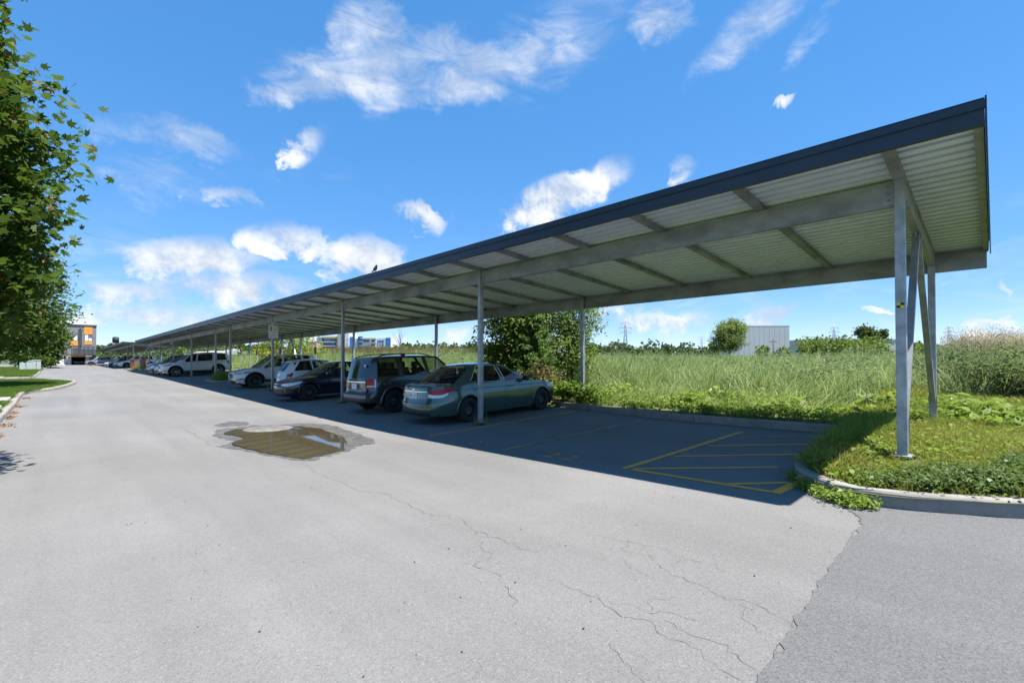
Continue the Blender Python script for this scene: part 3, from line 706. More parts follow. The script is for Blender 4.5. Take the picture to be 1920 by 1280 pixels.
class Car:
    """S: L W H wb fo r | sh (x,z) shoulder | nose (z,x) tail (z,x) | wid (z,halfwidth) | house: columns, roof"""
    def __init__(c, S): c.__dict__.update(S); c.S = S; c.xm = c.L*.5; c.fx = c.L-c.fo; c.rx = c.fx-c.wb
    # x: 0 rear bumper .. L front bumper
    def nose_x(c, z): return lerp_tab(c.nose, z)
    def tail_x(c, z): return lerp_tab(c.tail, z)
    def w(c, z): return sm_tab(c.wid, z)
    def pt(c, key, z, off=0):
        """point on the body wall: key ('f',q) front at width fraction q, ('s',x) side, ('r',q) rear; y>0 half"""
        if key[0] == 'r+': key = ('s', c.xm-(c.xm-c.tail_x(z))*(1-.88**c.m)**(1/c.nr)+key[1])
        elif key[0] == 'f+': key = ('s', c.xm+(c.nose_x(z)-c.xm)*(1-.88**c.m)**(1/c.nf)-key[1])
        def P(k, z):
            kind, v = k; w = c.w(z)
            if kind == 's':
                ex = c.nose_x(z)-c.xm if v > c.xm else c.xm-c.tail_x(z); n = c.nf if v > c.xm else c.nr
                s = min(.999, abs(v-c.xm)/ex); return Vector((v, w*(1-s**n)**(1/c.m), z))
            q = v
            if kind == 'f': return Vector((c.xm+(c.nose_x(z)-c.xm)*(1-q**c.m)**(1/c.nf), w*q, z))
            return Vector((c.xm-(c.xm-c.tail_x(z))*(1-q**c.m)**(1/c.nr), w*q, z))
        p = P(key, z)
        if off:
            kind, v = key; e = .01
            k1, k2 = ((kind, v-e), (kind, v+e)) if kind == 's' else ((kind, max(0, v-e)), (kind, min(.97, v+e)))
            a = P(k2, z)-P(k1, z); b = P(key, z+e)-P(key, z-e); n = a.cross(b); n.normalize()
            ctr = Vector((c.xm, 0, z))
            if n.dot(Vector((p.x-c.xm, p.y*1.5, 0)) if kind == 's' else Vector((1 if kind == 'f' else -1, 0, 0))) < 0: n = -n
            if kind == 's' and n.y < 0: n = -n
            p = p+n*off
        return p
    def zsh(c, x): return sm_tab(c.sh, x)
    def zlow(c, key):
        kind, v = key
        if kind == 'f': return c.zb_f
        if kind == 'r': return c.zb_r
        for wx in (c.fx, c.rx):
            d = abs(v-wx)
            if d <= c.ra: return c.r+math.sqrt(max(0, c.ra**2-d*d))
        if v > c.fx: return c.zb_f
        if v < c.rx: return c.zb_r
        return c.sill
    def keys(c):
        K = [('f', q) for q in (0, .2, .4, .55, .68, .78)]
        x_f = min(c.nose_x(z) for z in (c.zb_f, .5, c.zsh(c.L)))
        q = .86; xs = []
        def end_x(sign):
            # side column that meets the front columns
            n = c.nf if sign > 0 else c.nr; ex = (c.nose_x(.5)-c.xm) if sign > 0 else (c.xm-c.tail_x(.5))
            return c.xm+sign*ex*(1-.86**c.m)**(1/n)
        a, b = end_x(1), end_x(-1)
        X = [a]
        for wx in (c.fx, c.rx):
            r = c.ra
            X += [wx+r+.012, wx+r-.001]+[wx+r*math.cos(math.pi*k/14) for k in range(1, 14)]+[wx-r+.001, wx-r-.012]
        X += list(np.linspace(c.fx-c.ra-.08, c.rx+c.ra+.08, 12)); X += list(np.linspace(a, c.fx+c.ra+.05, 4))[1:-1]+list(np.linspace(c.rx-c.ra-.05, b, 5))[1:-1]; X.append(b)
        X = sorted(set(round(x, 4) for x in X if b <= x <= a), reverse=True)
        return K+[('s', x) for x in X]+[('r', q) for q in (.78, .68, .55, .4, .2, 0)]
    def shoulder(c, key):
        if key[0] == 's': z = c.zsh(key[1])
        elif key[0] == 'f': z = c.zsh(c.pt(key, c.zsh(c.L-.1)).x)
        else: z = c.zsh(c.pt(key, c.zsh(.1)).x)
        return c.pt(key, z)
    def build(c, root, M):
        V = [0, .06, .14, .24, .34, .44, .54, .64, .74, .83, .9, .96, 1]
        K = c.keys(); b = MB()
        for sgn in (1, -1):
            P = []
            for k in K:
                zl, zs = c.zlow(k), c.shoulder(k).z; row = []
                for v in V:
                    p = c.pt(k, zl+(zs-zl)*v); row.append((p.x, p.y*sgn, p.z))
                P.append(row)
            b.grid(P)
        # bonnet and boot lid
        top = [c.shoulder(k) for k in K]
        xc = c.cols[0][0]; xr = c.cols[-1][0]
        def lid(pts, crown, ridge=0):
            P = []
            for p, cr in pts:
                P.append([(p.x, p.y*f, p.z+cr*(1-abs(f)**2.2)-ridge*abs(math.sin(math.pi*abs(f)))*.0) for f in (-1, -.96, -.85, -.65, -.4, -.2, 0, .2, .4, .65, .85, .96, 1)])
            return P
        front = [p for p in top if p.x >= xc-.001 and p.x > c.xm]; rear = [p for p in top if p.x <= xr+.001 and p.x < c.xm]
        def edge_at(x):
            z = c.zsh(x); return c.pt(('s', x), z)
        front.append(edge_at(xc-.06)); rear.insert(0, edge_at(xr+.06))
        n = front[0].x-xc
        b.grid(lid([(p, c.hood_crown*min(1, (front[0].x-p.x)/(n*.6))**.7) for p in front], 0)); 
        m_ = xr-rear[-1].x
        b.grid(lid([(p, c.deck_crown*min(1, max(0, (p.x-rear[-1].x))/(max(.05, m_)*.6))**.7) for p in rear], 0))
        # greenhouse
        T = [0, .07, .2, .35, .5, .65, .8, .92, 1]
        def gpt(xb, xt, t, sgn):
            e = edge_at(xb); zb_ = e.z-.004; yb = e.y-c.inset
            xt_ = xt; zt = sm_tab(c.roof, xt_); yt = c.roof_w*(1-.05*abs((xt_-c.xm)/c.xm)**2)
            bul = .022*4*t*(1-t)
            if len(c.cols) and (xb <= c.cols[-1][0]+1e-4 or xb >= c.cols[0][0]-1e-4): bul *= 1
            return Vector((xb+(xt_-xb)*t, (yb+(yt-yb)*t+bul)*sgn, zb_+(zt-zb_)*t))
        C = c.cols; panes = []
        for sgn in (1, -1):
            for (a, e) in zip(C[:-1], C[1:]):
                kind = e[2]; ns = 3 if kind == 'w' else 1
                cols = [(a[0]+(e[0]-a[0])*q/ns, a[1]+(e[1]-a[1])*q/ns) for q in range(ns+1)]
                G = [[gpt(xb, xt, t, sgn) for t in T] for xb, xt in cols]
                if kind == 'p': b.grid(G)
                else:
                    b.grid([g[:2] for g in G]); b.grid([g[-2:] for g in G]); panes.append(([g[1:-1] for g in G], e[3] if len(e) > 3 else M['glass'], sgn))
        def screen(col, bulge, sgn_x, t0, t1):
            P = []
            for t in np.linspace(t0, t1, 8):
                l = gpt(col[0], col[1], t, 1); P.append([(l.x+sgn_x*bulge*(1-f*f)*(1-.35*t), l.y*f, l.z+.012*(1-f*f)*t) for f in np.linspace(1, -1, 11)])
            return P
        tb, tt = .0, .95
        wsF = screen(C[0], c.ws_bulge, 1, 0, .96); rwR = screen(C[-1], c.rw_bulge, -1, c.rw_t0, .95)
        frontedge = screen(C[0], c.ws_bulge, 1, .955, 1.0); rearedge = screen(C[-1], c.rw_bulge, -1, .945, 1.0)
        b.grid(frontedge); b.grid(rearedge)
        if c.rw_t0 > 0: b.grid(screen(C[-1], c.rw_bulge, -1, 0, c.rw_t0+.005))
        F1, R1 = frontedge[-1], rearedge[-1]; rows = []
        x0, x1 = C[0][1], C[-1][1]
        for q in np.linspace(0, 1, 12):
            x = x0+(x1-x0)*q; e0 = gpt(C[0][0]+(C[-1][0]-C[0][0])*q, x, 1, 1); row = []
            for i, f in enumerate(np.linspace(1, -1, 11)):
                ox = c.ws_bulge*.65*(1-f*f)*(1-q)**2-c.rw_bulge*.65*(1-f*f)*q**2
                row.append((x+ox, e0.y*f, e0.z+(.012+c.roof_crown*math.sin(math.pi*min(1, max(0, q)))**.6)*(1-f*f)))
            rows.append(row)
        b.grid(rows)
        body = b.build('body', M['paint'], root)
        sub = body.modifiers.new('smooth', 'WEIGHTED_NORMAL') if False else None
        for G, gm, sgn in panes: MB().grid(G).build('window', gm, root)
        MB().grid(wsF).build('windshield', M['glass'], root); MB().grid(rwR).build('rear_window', M.get('rglass', M['glass']), root)
        # window surrounds on the near sides
        for G, gm, sgn in panes:
            loop = [g[0] for g in G]+[G[-1][i] for i in range(1, len(G[-1]))]+[g[-1] for g in G[::-1]][1:]+[G[0][i] for i in range(len(G[0])-2, -1, -1)]
            MB().tube([(p.x, p.y+sgn*.003, p.z) for p in loop], .008, 5, False).build('window_trim', M['trim'], root)
        # underbody, wheel wells
        u = MB(); wz = c.w(.4)-.03
        u.box(c.rx+c.ra, c.fx-c.ra, -wz, wz, c.sill+.03, c.sill+.12); u.box(c.fx+c.ra, c.L-.25, -wz*.8, wz*.8, c.zb_f+.03, c.zb_f+.1); u.box(.25, c.rx-c.ra, -wz*.85, wz*.85, c.zb_r+.03, c.zb_r+.12)
        u.box(c.rx-c.ra, c.fx+c.ra, -wz*.62, wz*.62, c.sill+.05, c.sill+.3)
        for wx in (c.fx, c.rx):
            for sgn in (1, -1):
                P = [[(wx+(c.ra+.02)*math.cos(a), sgn*y, c.r+(c.ra+.02)*math.sin(a)) for a in np.linspace(-.35, math.pi+.35, 15)] for y in (wz+.015, wz*.6)]
                u.grid(P, True); Q = P[1]; u.add(Q, [list(range(len(Q)))])
        u.build('underbody', UNDER, root)
        # cabin
        zf = c.sill+.22; i_ = MB(); wi = c.w(.7)-.10; i_.box(C[-1][0]+.1, C[0][0]-.15, -wi, wi, zf, zf+.04); i_.box(C[0][0]-.75, C[0][0]-.1, -wi, wi, zf+.2, c.zsh(C[0][0])-.02, .03)
        i_.box(max(.38, C[-1][0]-.02), max(.5, C[-1][0]+.35), -wi, wi, zf+.2, c.zsh(C[-1][0])-.04, .03); i_.build('cabin_trim', DASH, root)
        hx = c.seat_x
        for sx, ys_ in ((hx, (-.38, .38)), (hx-.88, (-.42, .0, .42))):
            if sx < C[-1][0]+.25: continue
            for y in ys_:
                s_ = MB(); w2 = .24 if len(ys_) == 2 else .21
                s_.box(sx-.1, sx+.42, y-w2, y+w2, zf+.12, zf+.3, .05)
                s_.bar((sx-.05, y, zf+.25), (sx-.24, y, zf+.80), w2*2, .13, (0, 1, 0)) if False else s_.bar((sx-.03, y, zf+.22), (sx-.2, y, zf+.76), w2*1.9, .12, (1, 0, .3))
                s_.box(sx-.30, sx-.19, y-.13, y+.13, zf+.78, zf+.97, .04); s_.build('seat', SEAT, root)
        st = MB(); P = [(C[0][0]-.82+.06*math.sin(a), .38+.18*math.cos(a), c.zsh(C[0][0])-.03+.17*math.sin(a)) for a in np.linspace(0, 2*math.pi, 17)]
        st.tube(P, .014, 6, False).build('steering_wheel', DASH, root)
        return body
    def patch(c, name, cols, m, parent, off=.004, nz=4, both=True, sides=(1, -1), sub=3, label=None):
        """strip of panel lying on the body: cols [(key, zlo, zhi)]"""
        out = []
        for sgn in (sides if both else (1,)):
            full = []
            for (k0, a0, b0), (k1, a1, b1) in zip(cols[:-1], cols[1:]):
                n = sub if k0[0] == k1[0] else 1
                for q in range(n):
                    t = q/n; full.append(((k0[0], k0[1]+(k1[1]-k0[1])*t) if k0[0] == k1[0] else k0, a0+(a1-a0)*t, b0+(b1-b0)*t))
            full.append(cols[-1]); G = []
            for k, a, e in full:
                row = [c.pt(k, a, -.012)]+[c.pt(k, a+(e-a)*i/nz, off) for i in range(nz+1)]+[c.pt(k, e, -.012)]
                G.append([(p.x, p.y*sgn, p.z) for p in row])
            def cap(k, a, e): return [(p.x, p.y*sgn, p.z) for p in [c.pt(k, a, -.012)]+[c.pt(k, a+(e-a)*i/nz, -.012) for i in range(nz+1)]+[c.pt(k, e, -.012)]]
            G = [cap(*full[0])]+G+[cap(*full[-1])]
            o = MB().grid(G, False).build(name, m, parent); out.append(o)
            if label: o['label'] = label
        return out
    def full_front(c, name, qmax, z0, z1, m, parent, off=.004, end='f', taper=0, nz=4):
        """panel across the whole front or rear, both halves in one mesh"""
        Q = np.linspace(-qmax, qmax, 17); G = []
        for q in Q:
            s = 1 if q >= 0 else -1; tp = taper*(abs(q)/qmax)**2
            zs = [z0+tp+(z1-z0-2*tp)*i/nz for i in range(nz+1)]
            pts = [c.pt((end, abs(q)), zs[0], -.01)]+[c.pt((end, abs(q)), z, off) for z in zs]+[c.pt((end, abs(q)), zs[-1], -.01)]
            G.append([(p.x, p.y*s, p.z) for p in pts])
        return MB().grid(G, False).build(name, m, parent)
    def seam(c, pts, parent, sides=(1, -1), w=.007):
        """thin shut line along side points (x,z)"""
        for sgn in sides:
            L, R_ = [], []
            P = []
            for (a, b_) in zip(pts[:-1], pts[1:]):
                n = 5
                P += [(a[0]+(b_[0]-a[0])*i/n, a[1]+(b_[1]-a[1])*i/n) for i in range(n)]
            P.append(pts[-1]); rows = []
            for i, (x, z) in enumerate(P):
                dx = P[min(i+1, len(P)-1)][0]-P[max(0, i-1)][0]; dz = P[min(i+1, len(P)-1)][1]-P[max(0, i-1)][1]; l = math.hypot(dx, dz) or 1
                nx_, nz_ = -dz/l*w/2, dx/l*w/2; row = []
                for s in (1, -1):
                    p = c.pt(('s', x+nx_*s), z+nz_*s, .0025); row.append((p.x, p.y*sgn, p.z))
                rows.append(row)
            MB().grid(rows).build('panel_gap', SEAM, parent)

WHEELS = {}
def wheel_parts(r, w, style):
    k = (r, w, style)
    if k in WHEELS: return WHEELS[k]
    h = w/2; rr = r*(.60 if style == 'steel' else .68)
    ty = MB().lathe([(rr*.97, -h*.8), (rr+.01, -h), (r-.035, -h), (r-.012, -h*.86), (r, -h*.6), (r, h*.6), (r-.012, h*.86), (r-.035, h), (rr+.01, h), (rr*.97, h*.8)], 36, 'y')
    for gro in (): pass
    rim = MB(); rim.lathe([(rr, -h*.8), (rr*.985, h*.85), (rr*.93, h*.86), (rr*.90, h*.6), (rr*.88, -h*.2)], 36, 'y')
    hub = MB()
    hub.lathe([(0, -h*.1), (rr*.88, -h*.15), (rr*.89, -h*.5), (0, -h*.5)], 24, 'y')
    if style == 'steel':
        rim.lathe([(rr*.90, h*.2), (rr*.72, h*.52), (rr*.52, h*.5), (rr*.40, h*.28), (rr*.30, h*.4), (.03, h*.42), (0, h*.42)], 36, 'y')
    else:
        n = 5 if style == 'alloy5' else 10 if style == 'alloy10' else 7
        for i in range(n):
            a = 2*math.pi*i/n; ww = rr*(.20 if n == 5 else .10)
            for da in ((-.09, .09) if n == 5 else (0,)):
                p0 = (.10*rr*math.cos(a), h*.55, .10*rr*math.sin(a)); p1 = (rr*.94*math.cos(a+da), h*.72, rr*.94*math.sin(a+da))
                rim.bar(p0, p1, .022 if n != 5 else .03, ww*(.5 if n == 5 else .8), (-math.sin(a), 0, math.cos(a)))
        rim.lathe([(rr*.2, h*.3), (rr*.18, h*.62), (0, h*.66)], 18, 'y')
    nuts = []
    for i in range(5):
        a = 2*math.pi*i/5+.3; nb = MB(); nuts.append(nb); nb.lathe([(.011, h*.3), (.011, h*(.50 if style == 'steel' else .7)), (0, h*(.52 if style == 'steel' else .72))], 6, 'y', (rr*.28*math.cos(a), 0, rr*.28*math.sin(a)))
    WHEELS[k] = (ty.mesh('tyre'), rim.mesh('rim'), hub.mesh('wheel'), [q.mesh('wheel_nut') for q in nuts])
    return WHEELS[k]
def add_wheels(c, root, style, rim_m):
    far = style != 'steel'
    ty, ri, hu, nu = wheel_parts(c.r, c.tw, style)
    for wx in (c.fx, c.rx):
        for sgn in (1, -1):
            y = sgn*(c.w(.4)-c.tw/2-.012)
            h = link('wheel', hu, UNDER, root); h.location = (wx, y, c.r)
            if sgn < 0: h.rotation_euler = (0, 0, math.pi)
            t_ = link('tyre', ty, RUB, h); m_ = bpy.data.objects.new('rim', ri); COL.objects.link(m_); m_.parent = h
            if not ri.materials: ri.materials.append(rim_m)
            m_.material_slots[0].link = 'OBJECT'; m_.material_slots[0].material = rim_m
            if not far:
                for q in nu: link('wheel_nut', q, NUT, h)
def plate(c, root, end, z, txt, w=.305, h=.155):
    x = c.pt((end, 0.0), z).x; s = 1 if end == 'f' else -1; tl = (c.pt((end, 0), z+h/2).x-c.pt((end, 0), z-h/2).x)
    p = MB(); p.box(x-.012, x+.012, -w/2, w/2, z-h/2, z+h/2, .004); o = p.build('number_plate', PLATE, root)
    if txt:
        for ci, ch in enumerate(txt):
          if ch == ' ': continue
          cu = bpy.data.curves.new('plate_text', 'FONT'); cu.body = ch; cu.size = .105; cu.align_x = 'CENTER'; cu.align_y = 'CENTER'
          q = bpy.data.objects.new('tmp', cu); COL.objects.link(q); me = bpy.data.meshes.new_from_object(q.evaluated_get(bpy.context.evaluated_depsgraph_get())); bpy.data.objects.remove(q)
          for v in me.vertices: v.co = Vector((x+s*.0135, s*(v.co.x*.6+(ci-(len(txt)-1)/2)*.04), z+v.co.y*.95-.005))
          link('plate_character', me, PINK, o)
    return o
def mirrors(c, root, m, x, z):
    for sgn in (1, -1):
        e = c.pt(('s', x), z-.02)
        b = MB(); b.box(x-.05, x+.075, sgn*(e.y+.10)-.10, sgn*(e.y+.10)+.10, z-.01, z+.13, .045); b.bar((x+.03, sgn*(e.y-.07), z+.01), (x+.02, sgn*(e.y+.05), z+.03), .06, .035)
        o = b.build('side_mirror', m, root)
def handles(c, root, xs_, z, m):
    for x in xs_:
        for sgn in (1, -1):
            a, e = c.pt(('s', x+.1), z), c.pt(('s', x-.1), z)
            MB().tube([(a.x, sgn*(a.y+.002), z), (a.x-.03, sgn*(a.y+.026), z+.006), (e.x+.03, sgn*(e.y+.026), z+.006), (e.x, sgn*(e.y+.002), z)], .014, 7).build('door_handle', m, root)
def rails(c, root, m, x0, x1, mid=True, h=.05):
    for sgn in (1, -1):
        n = 8; y = c.roof_w*.93*sgn; P = []
        for q in np.linspace(0, 1, 11):
            x = x0+(x1-x0)*q; P.append((x, y, sm_tab(c.roof, x)+.012+h*min(1, 5*min(q, 1-q))))
        b = MB(); b.tube(P, .016, 6)
        if mid: b.bar((x0+(x1-x0)*.5, y, sm_tab(c.roof, (x0+x1)/2)), P[5], .14, .03, (0, 1, 0))
        b.build('roof_rail', m, root)
def arches(c, root, m, w=.05, off=.014):
    """raised lip round every wheel arch"""
    for wx in (c.fx, c.rx):
        for sgn in (1, -1):
            G = []
            for a in np.linspace(-.12, math.pi+.12, 25):
                row = []
                for rr, o in ((c.ra-.004, -.03), (c.ra-.004, off), (c.ra+w*.5, off), (c.ra+w, off*.4), (c.ra+w+.004, -.01)):
                    x, z = wx+rr*math.cos(a), c.r+rr*math.sin(a); p = c.pt(('s', x), max(z, .12), 0); row.append((x, (p.y+o)*sgn, z))
                G.append(row)
            MB().grid(G).build('wheel_arch', m, root)
def cladding(c, root, m, z1, off=.012):
    c.patch('sill_cladding', [(('s', c.fx-c.ra-.03), c.sill-.01, z1), (('s', c.rx+c.ra+.03), c.sill-.01, z1)], m, root, off, sub=8)

# body shapes ------------------------------------------------------------------
SEDAN = dict(L=4.93, W=1.846, wb=2.80, fo=.98, r=.325, ra=.375, tw=.215, sill=.20, zb_f=.20, zb_r=.24, nf=7, nr=9, m=3.0, inset=.05,
    sh=[(0, .94), (.25, 1.0), (.9, 1.0), (2.4, .945), (3.55, .915), (4.2, .86), (4.7, .74), (4.93, .62)],
    nose=[(.15, 4.80), (.3, 4.90), (.55, 4.93), (.68, 4.88), (.95, 4.7)], tail=[(.2, .10), (.35, .02), (.55, .0), (.62, .05), (.95, .09), (1.05, .16)],
    wid=[(.15, .86), (.25, .885), (.45, .918), (.62, .923), (.8, .905), (1.0, .86), (1.2, .80)],
    cols=[(3.62, 2.62), (3.42, 2.50, 'p'), (2.53, 2.38, 'w'), (2.40, 2.28, 'p'), (1.22, 1.66, 'w'), (.70, 1.44, 'p')],
    roof=[(1.2, 1.40), (1.45, 1.435), (1.8, 1.462), (2.3, 1.462), (2.62, 1.43), (2.9, 1.38)], roof_w=.565, ws_bulge=.16, rw_bulge=.12, rw_t0=.03, hood_crown=.055, deck_crown=.025, roof_crown=.02, seat_x=2.45)
SUV = dict(L=4.44, W=1.81, wb=2.62, fo=.88, r=.355, ra=.415, tw=.235, sill=.33, zb_f=.30, zb_r=.36, nf=11, nr=14, m=4, inset=.035,
    sh=[(0, 1.03), (.2, 1.08), (1.2, 1.075), (3.2, 1.05), (3.7, 1.03), (4.2, .97), (4.44, .88)],
    nose=[(.2, 4.34), (.35, 4.43), (.6, 4.44), (.85, 4.40), (1.1, 4.3)], tail=[(.3, .06), (.42, .0), (.62, .0), (.66, .07), (1.0, .10), (1.15, .14)],
    wid=[(.2, .86), (.35, .885), (.55, .905), (.75, .90), (.95, .885), (1.1, .86), (1.2, .84)],
    cols=[(3.36, 2.72), (3.18, 2.62, 'p'), (2.30, 2.20, 'w'), (2.18, 2.08, 'p'), (1.33, 1.30, 'w'), (1.16, 1.13, 'p'), (.42, .52, 'w', PRIV), (.16, .36, 'p')],
    roof=[(.2, 1.64), (.5, 1.69), (1.5, 1.715), (2.3, 1.70), (2.75, 1.65), (3, 1.6)], roof_w=.64, ws_bulge=.13, rw_bulge=.05, rw_t0=.06, hood_crown=.05, deck_crown=.0, roof_crown=.02, seat_x=2.25)
CROSS = dict(L=4.55, W=1.84, wb=2.70, fo=.93, r=.365, ra=.425, tw=.225, sill=.30, zb_f=.26, zb_r=.34, nf=7, nr=9, m=3, inset=.045,
    sh=[(0, 1.04), (.2, 1.10), (1.0, 1.10), (2.6, 1.04), (3.4, 1.02), (3.9, .985), (4.3, .90), (4.55, .78)],
    nose=[(.2, 4.38), (.35, 4.5), (.55, 4.54), (.75, 4.55), (.9, 4.45), (1.1, 4.3)], tail=[(.3, .10), (.5, .0), (.68, .02), (.9, .08), (1.1, .10), (1.2, .14)],
    wid=[(.2, .86), (.35, .89), (.55, .915), (.72, .92), (.9, .90), (1.05, .87), (1.2, .84)],
    cols=[(3.42, 2.58), (3.22, 2.46, 'p'), (2.32, 2.16, 'w'), (2.20, 2.04, 'p'), (1.22, 1.22, 'w'), (1.06, 1.08, 'p'), (.62, .80, 'w', PRIV), (.20, .50, 'p')],
    roof=[(.3, 1.56), (.6, 1.62), (1.3, 1.668), (2.0, 1.675), (2.5, 1.64), (2.9, 1.58)], roof_w=.60, ws_bulge=.15, rw_bulge=.08, rw_t0=.06, hood_crown=.05, deck_crown=.0, roof_crown=.02, seat_x=2.2)
BIGSUV = dict(CROSS, L=5.0, W=1.98, wb=2.90, fo=.95, r=.385, ra=.445,
    sh=[(0, 1.10), (.25, 1.16), (1.2, 1.16), (2.9, 1.10), (3.7, 1.09), (4.2, 1.07), (4.75, 1.0), (5.0, .90)],
    nose=[(.2, 4.86), (.4, 4.97), (.6, 5.0), (.9, 4.98), (1.2, 4.85)], wid=[(.2, .93), (.35, .96), (.55, .985), (.8, .985), (1.0, .96), (1.2, .91)],
    cols=[(3.80, 3.02), (3.60, 2.90, 'p'), (2.72, 2.58, 'w', PRIV), (2.60, 2.46, 'p'), (1.55, 1.50, 'w', PRIV), (1.28, 1.24, 'p'), (.50, .62, 'w', PRIV), (.20, .42, 'p')],
    roof=[(.3, 1.68), (.6, 1.73), (1.5, 1.775), (2.4, 1.77), (2.9, 1.73), (3.3, 1.66)], roof_w=.67, seat_x=2.6)
HATCH = dict(L=3.55, W=1.627, wb=2.30, fo=.68, r=.29, ra=.335, tw=.19, sill=.20, zb_f=.20, zb_r=.24, nf=4.6, nr=5.5, m=2.5, inset=.05,
    sh=[(0, .92), (.25, .98), (1.0, .985), (2.2, .95), (2.75, .92), (3.2, .82), (3.55, .66)],
    nose=[(.15, 3.45), (.35, 3.54), (.55, 3.55), (.75, 3.48), (.95, 3.3)], tail=[(.2, .08), (.4, .0), (.62, .0), (.85, .06), (1.0, .13), (1.1, .2)],
    wid=[(.15, .76), (.3, .79), (.5, .812), (.65, .813), (.85, .79), (1.0, .75), (1.1, .72)],
    cols=[(2.78, 2.12), (2.58, 2.0, 'p'), (1.42, 1.36, 'w'), (1.32, 1.26, 'p'), (.52, .86, 'w', PRIV), (.16, .46, 'p')],
    roof=[(.3, 1.38), (.6, 1.44), (1.1, 1.485), (1.6, 1.485), (2.1, 1.43), (2.4, 1.36)], roof_w=.53, ws_bulge=.14, rw_bulge=.10, rw_t0=.10, hood_crown=.06, deck_crown=0, roof_crown=.02, seat_x=1.75)

def place(root, c, x, y, nose_field, yaw=0):
    """x,y: the end nearest the road; nose_field: bonnet points to the field"""
    L = c.L; rz = (0 if nose_field else math.pi)+yaw
    root.rotation_euler = (0, 0, rz)
    ox = x if nose_field else x+L
    xa, xb = (ox+c.rx, ox+c.fx) if nose_field else (ox-c.rx, ox-c.fx)
    za, zb = float(gz(min(xa, 11.1), y)), float(gz(min(xb, 11.1), y))
    root.location = (ox, y, za-(zb-za)/(c.wb)*c.rx-.004)
    pitch = math.atan2(zb-za, c.wb)
    root.rotation_euler = (Matrix.Rotation(rz, 3, 'Z') @ Matrix.Rotation(-pitch, 3, 'Y')).to_euler()

def sedan_tail(c, root, txt):
    c.patch('tail_lamp', [(('r', .62), .80, .85), (('r', .72), .775, .90), (('r', .86), .77, .915), (('r+', .03), .78, .92), (('r+', .16), .82, .925), (('r+', .36), .905, .925)], REDL, root, .006)
    c.patch('reversing_lamp', [(('r', .60), .715, .80), (('r', .72), .70, .773), (('r', .86), .70, .768), (('r+', .03), .71, .777), (('r+', .15), .77, .818)], WHL, root, .006)
    c.full_front('boot_shut_line', .60, .565, .575, SEAM, root, .003, 'r'); c.full_front('chrome_strip', .56, .842, .855, CHROME, root, .006, 'r')
    c.full_front('boot_edge', .70, .965, .973, SEAM, root, .002, 'r')
    plate(c, root, 'r', .755, txt); c.full_front('lower_bumper', .66, .25, .33, BLKP, root, .004, 'r')
    for sgn in (1, -1):
        pass
    MB().bar((c.tail_x(.91)-.004, -.05, .905), (c.tail_x(.91)-.004, .05, .905), .008, .035).build('emblem', CHROME, root)
def sedan_front(c, root, dark=True):
    c.patch('headlamp', [(('f', .42), .64, .69), (('f', .62), .60, .71), (('f', .84), .61, .735), (('f+', .05), .63, .75), (('f+', .27), .70, .765)], WHL, root, .006)
    c.patch('indicator', [(('s', 4.46), .625, .66), (('s', 4.28), .68, .70)], AMB, root, .009)
    c.full_front('grille', .40, .60, .66, BLKP, root, .005); c.full_front('lower_grille', .62, .27, .50, BLKP, root, .004, taper=.03)
    c.full_front('chrome_strip', .40, .665, .685, CHROME, root, .008)
    c.patch('fog_lamp', [(('f', .70), .32, .48), (('f', .82), .33, .50), (('s', 4.62), .36, .46)], BLKP, root, .005)
    c.full_front('bumper_lip', .7, .20, .25, BLKP, root, .012)
def doors(c, root, zs, hm, hz, xs_=None):
    C = c.cols; zt = [c.zsh(x)-.005 for x in (C[0][0], C[2][0], C[3][0], C[4][0])]
    bx_ = (C[2][0]+C[3][0])/2 if True else 0
    if c.L > 3.8:
        fx_ = c.fx-c.ra-.11
        c.seam([(fx_+.03, c.zsh(fx_)-.01), (fx_, .6), (fx_+.01, zs)], root); c.seam([(bx_, c.zsh(bx_)-.005), (bx_-.01, .6), (bx_, zs)], root)
        rx_ = c.rx+c.ra+.10
        c.seam([(C[4][0]+.05, c.zsh(C[4][0])-.005), (C[4][0]+.06, .82), (rx_+.02, .55), (rx_+.05, zs)], root)
        handles(c, root, (bx_+.17, C[4][0]+.22), hz, hm)
    else:
        c.seam([(c.fx-c.ra-.06, .86), (c.fx-c.ra-.09, .5), (c.fx-c.ra-.05, zs)], root); c.seam([(bx_, c.zsh(bx_)-.005), (bx_-.04, .6), (bx_+.1, zs)], root); handles(c, root, (bx_+.2,), hz, hm)
    c.seam([(fx_ if c.L > 3.8 else c.fx-c.ra-.05, zs), (c.rx+c.ra+.12, zs)], root, w=.006)
def mats_for(p, trim=BLKP, glass=GLASS, rglass=None): return dict(paint=p, trim=trim, glass=glass, rglass=rglass or glass)
CARG = 'cars parked under the carports'

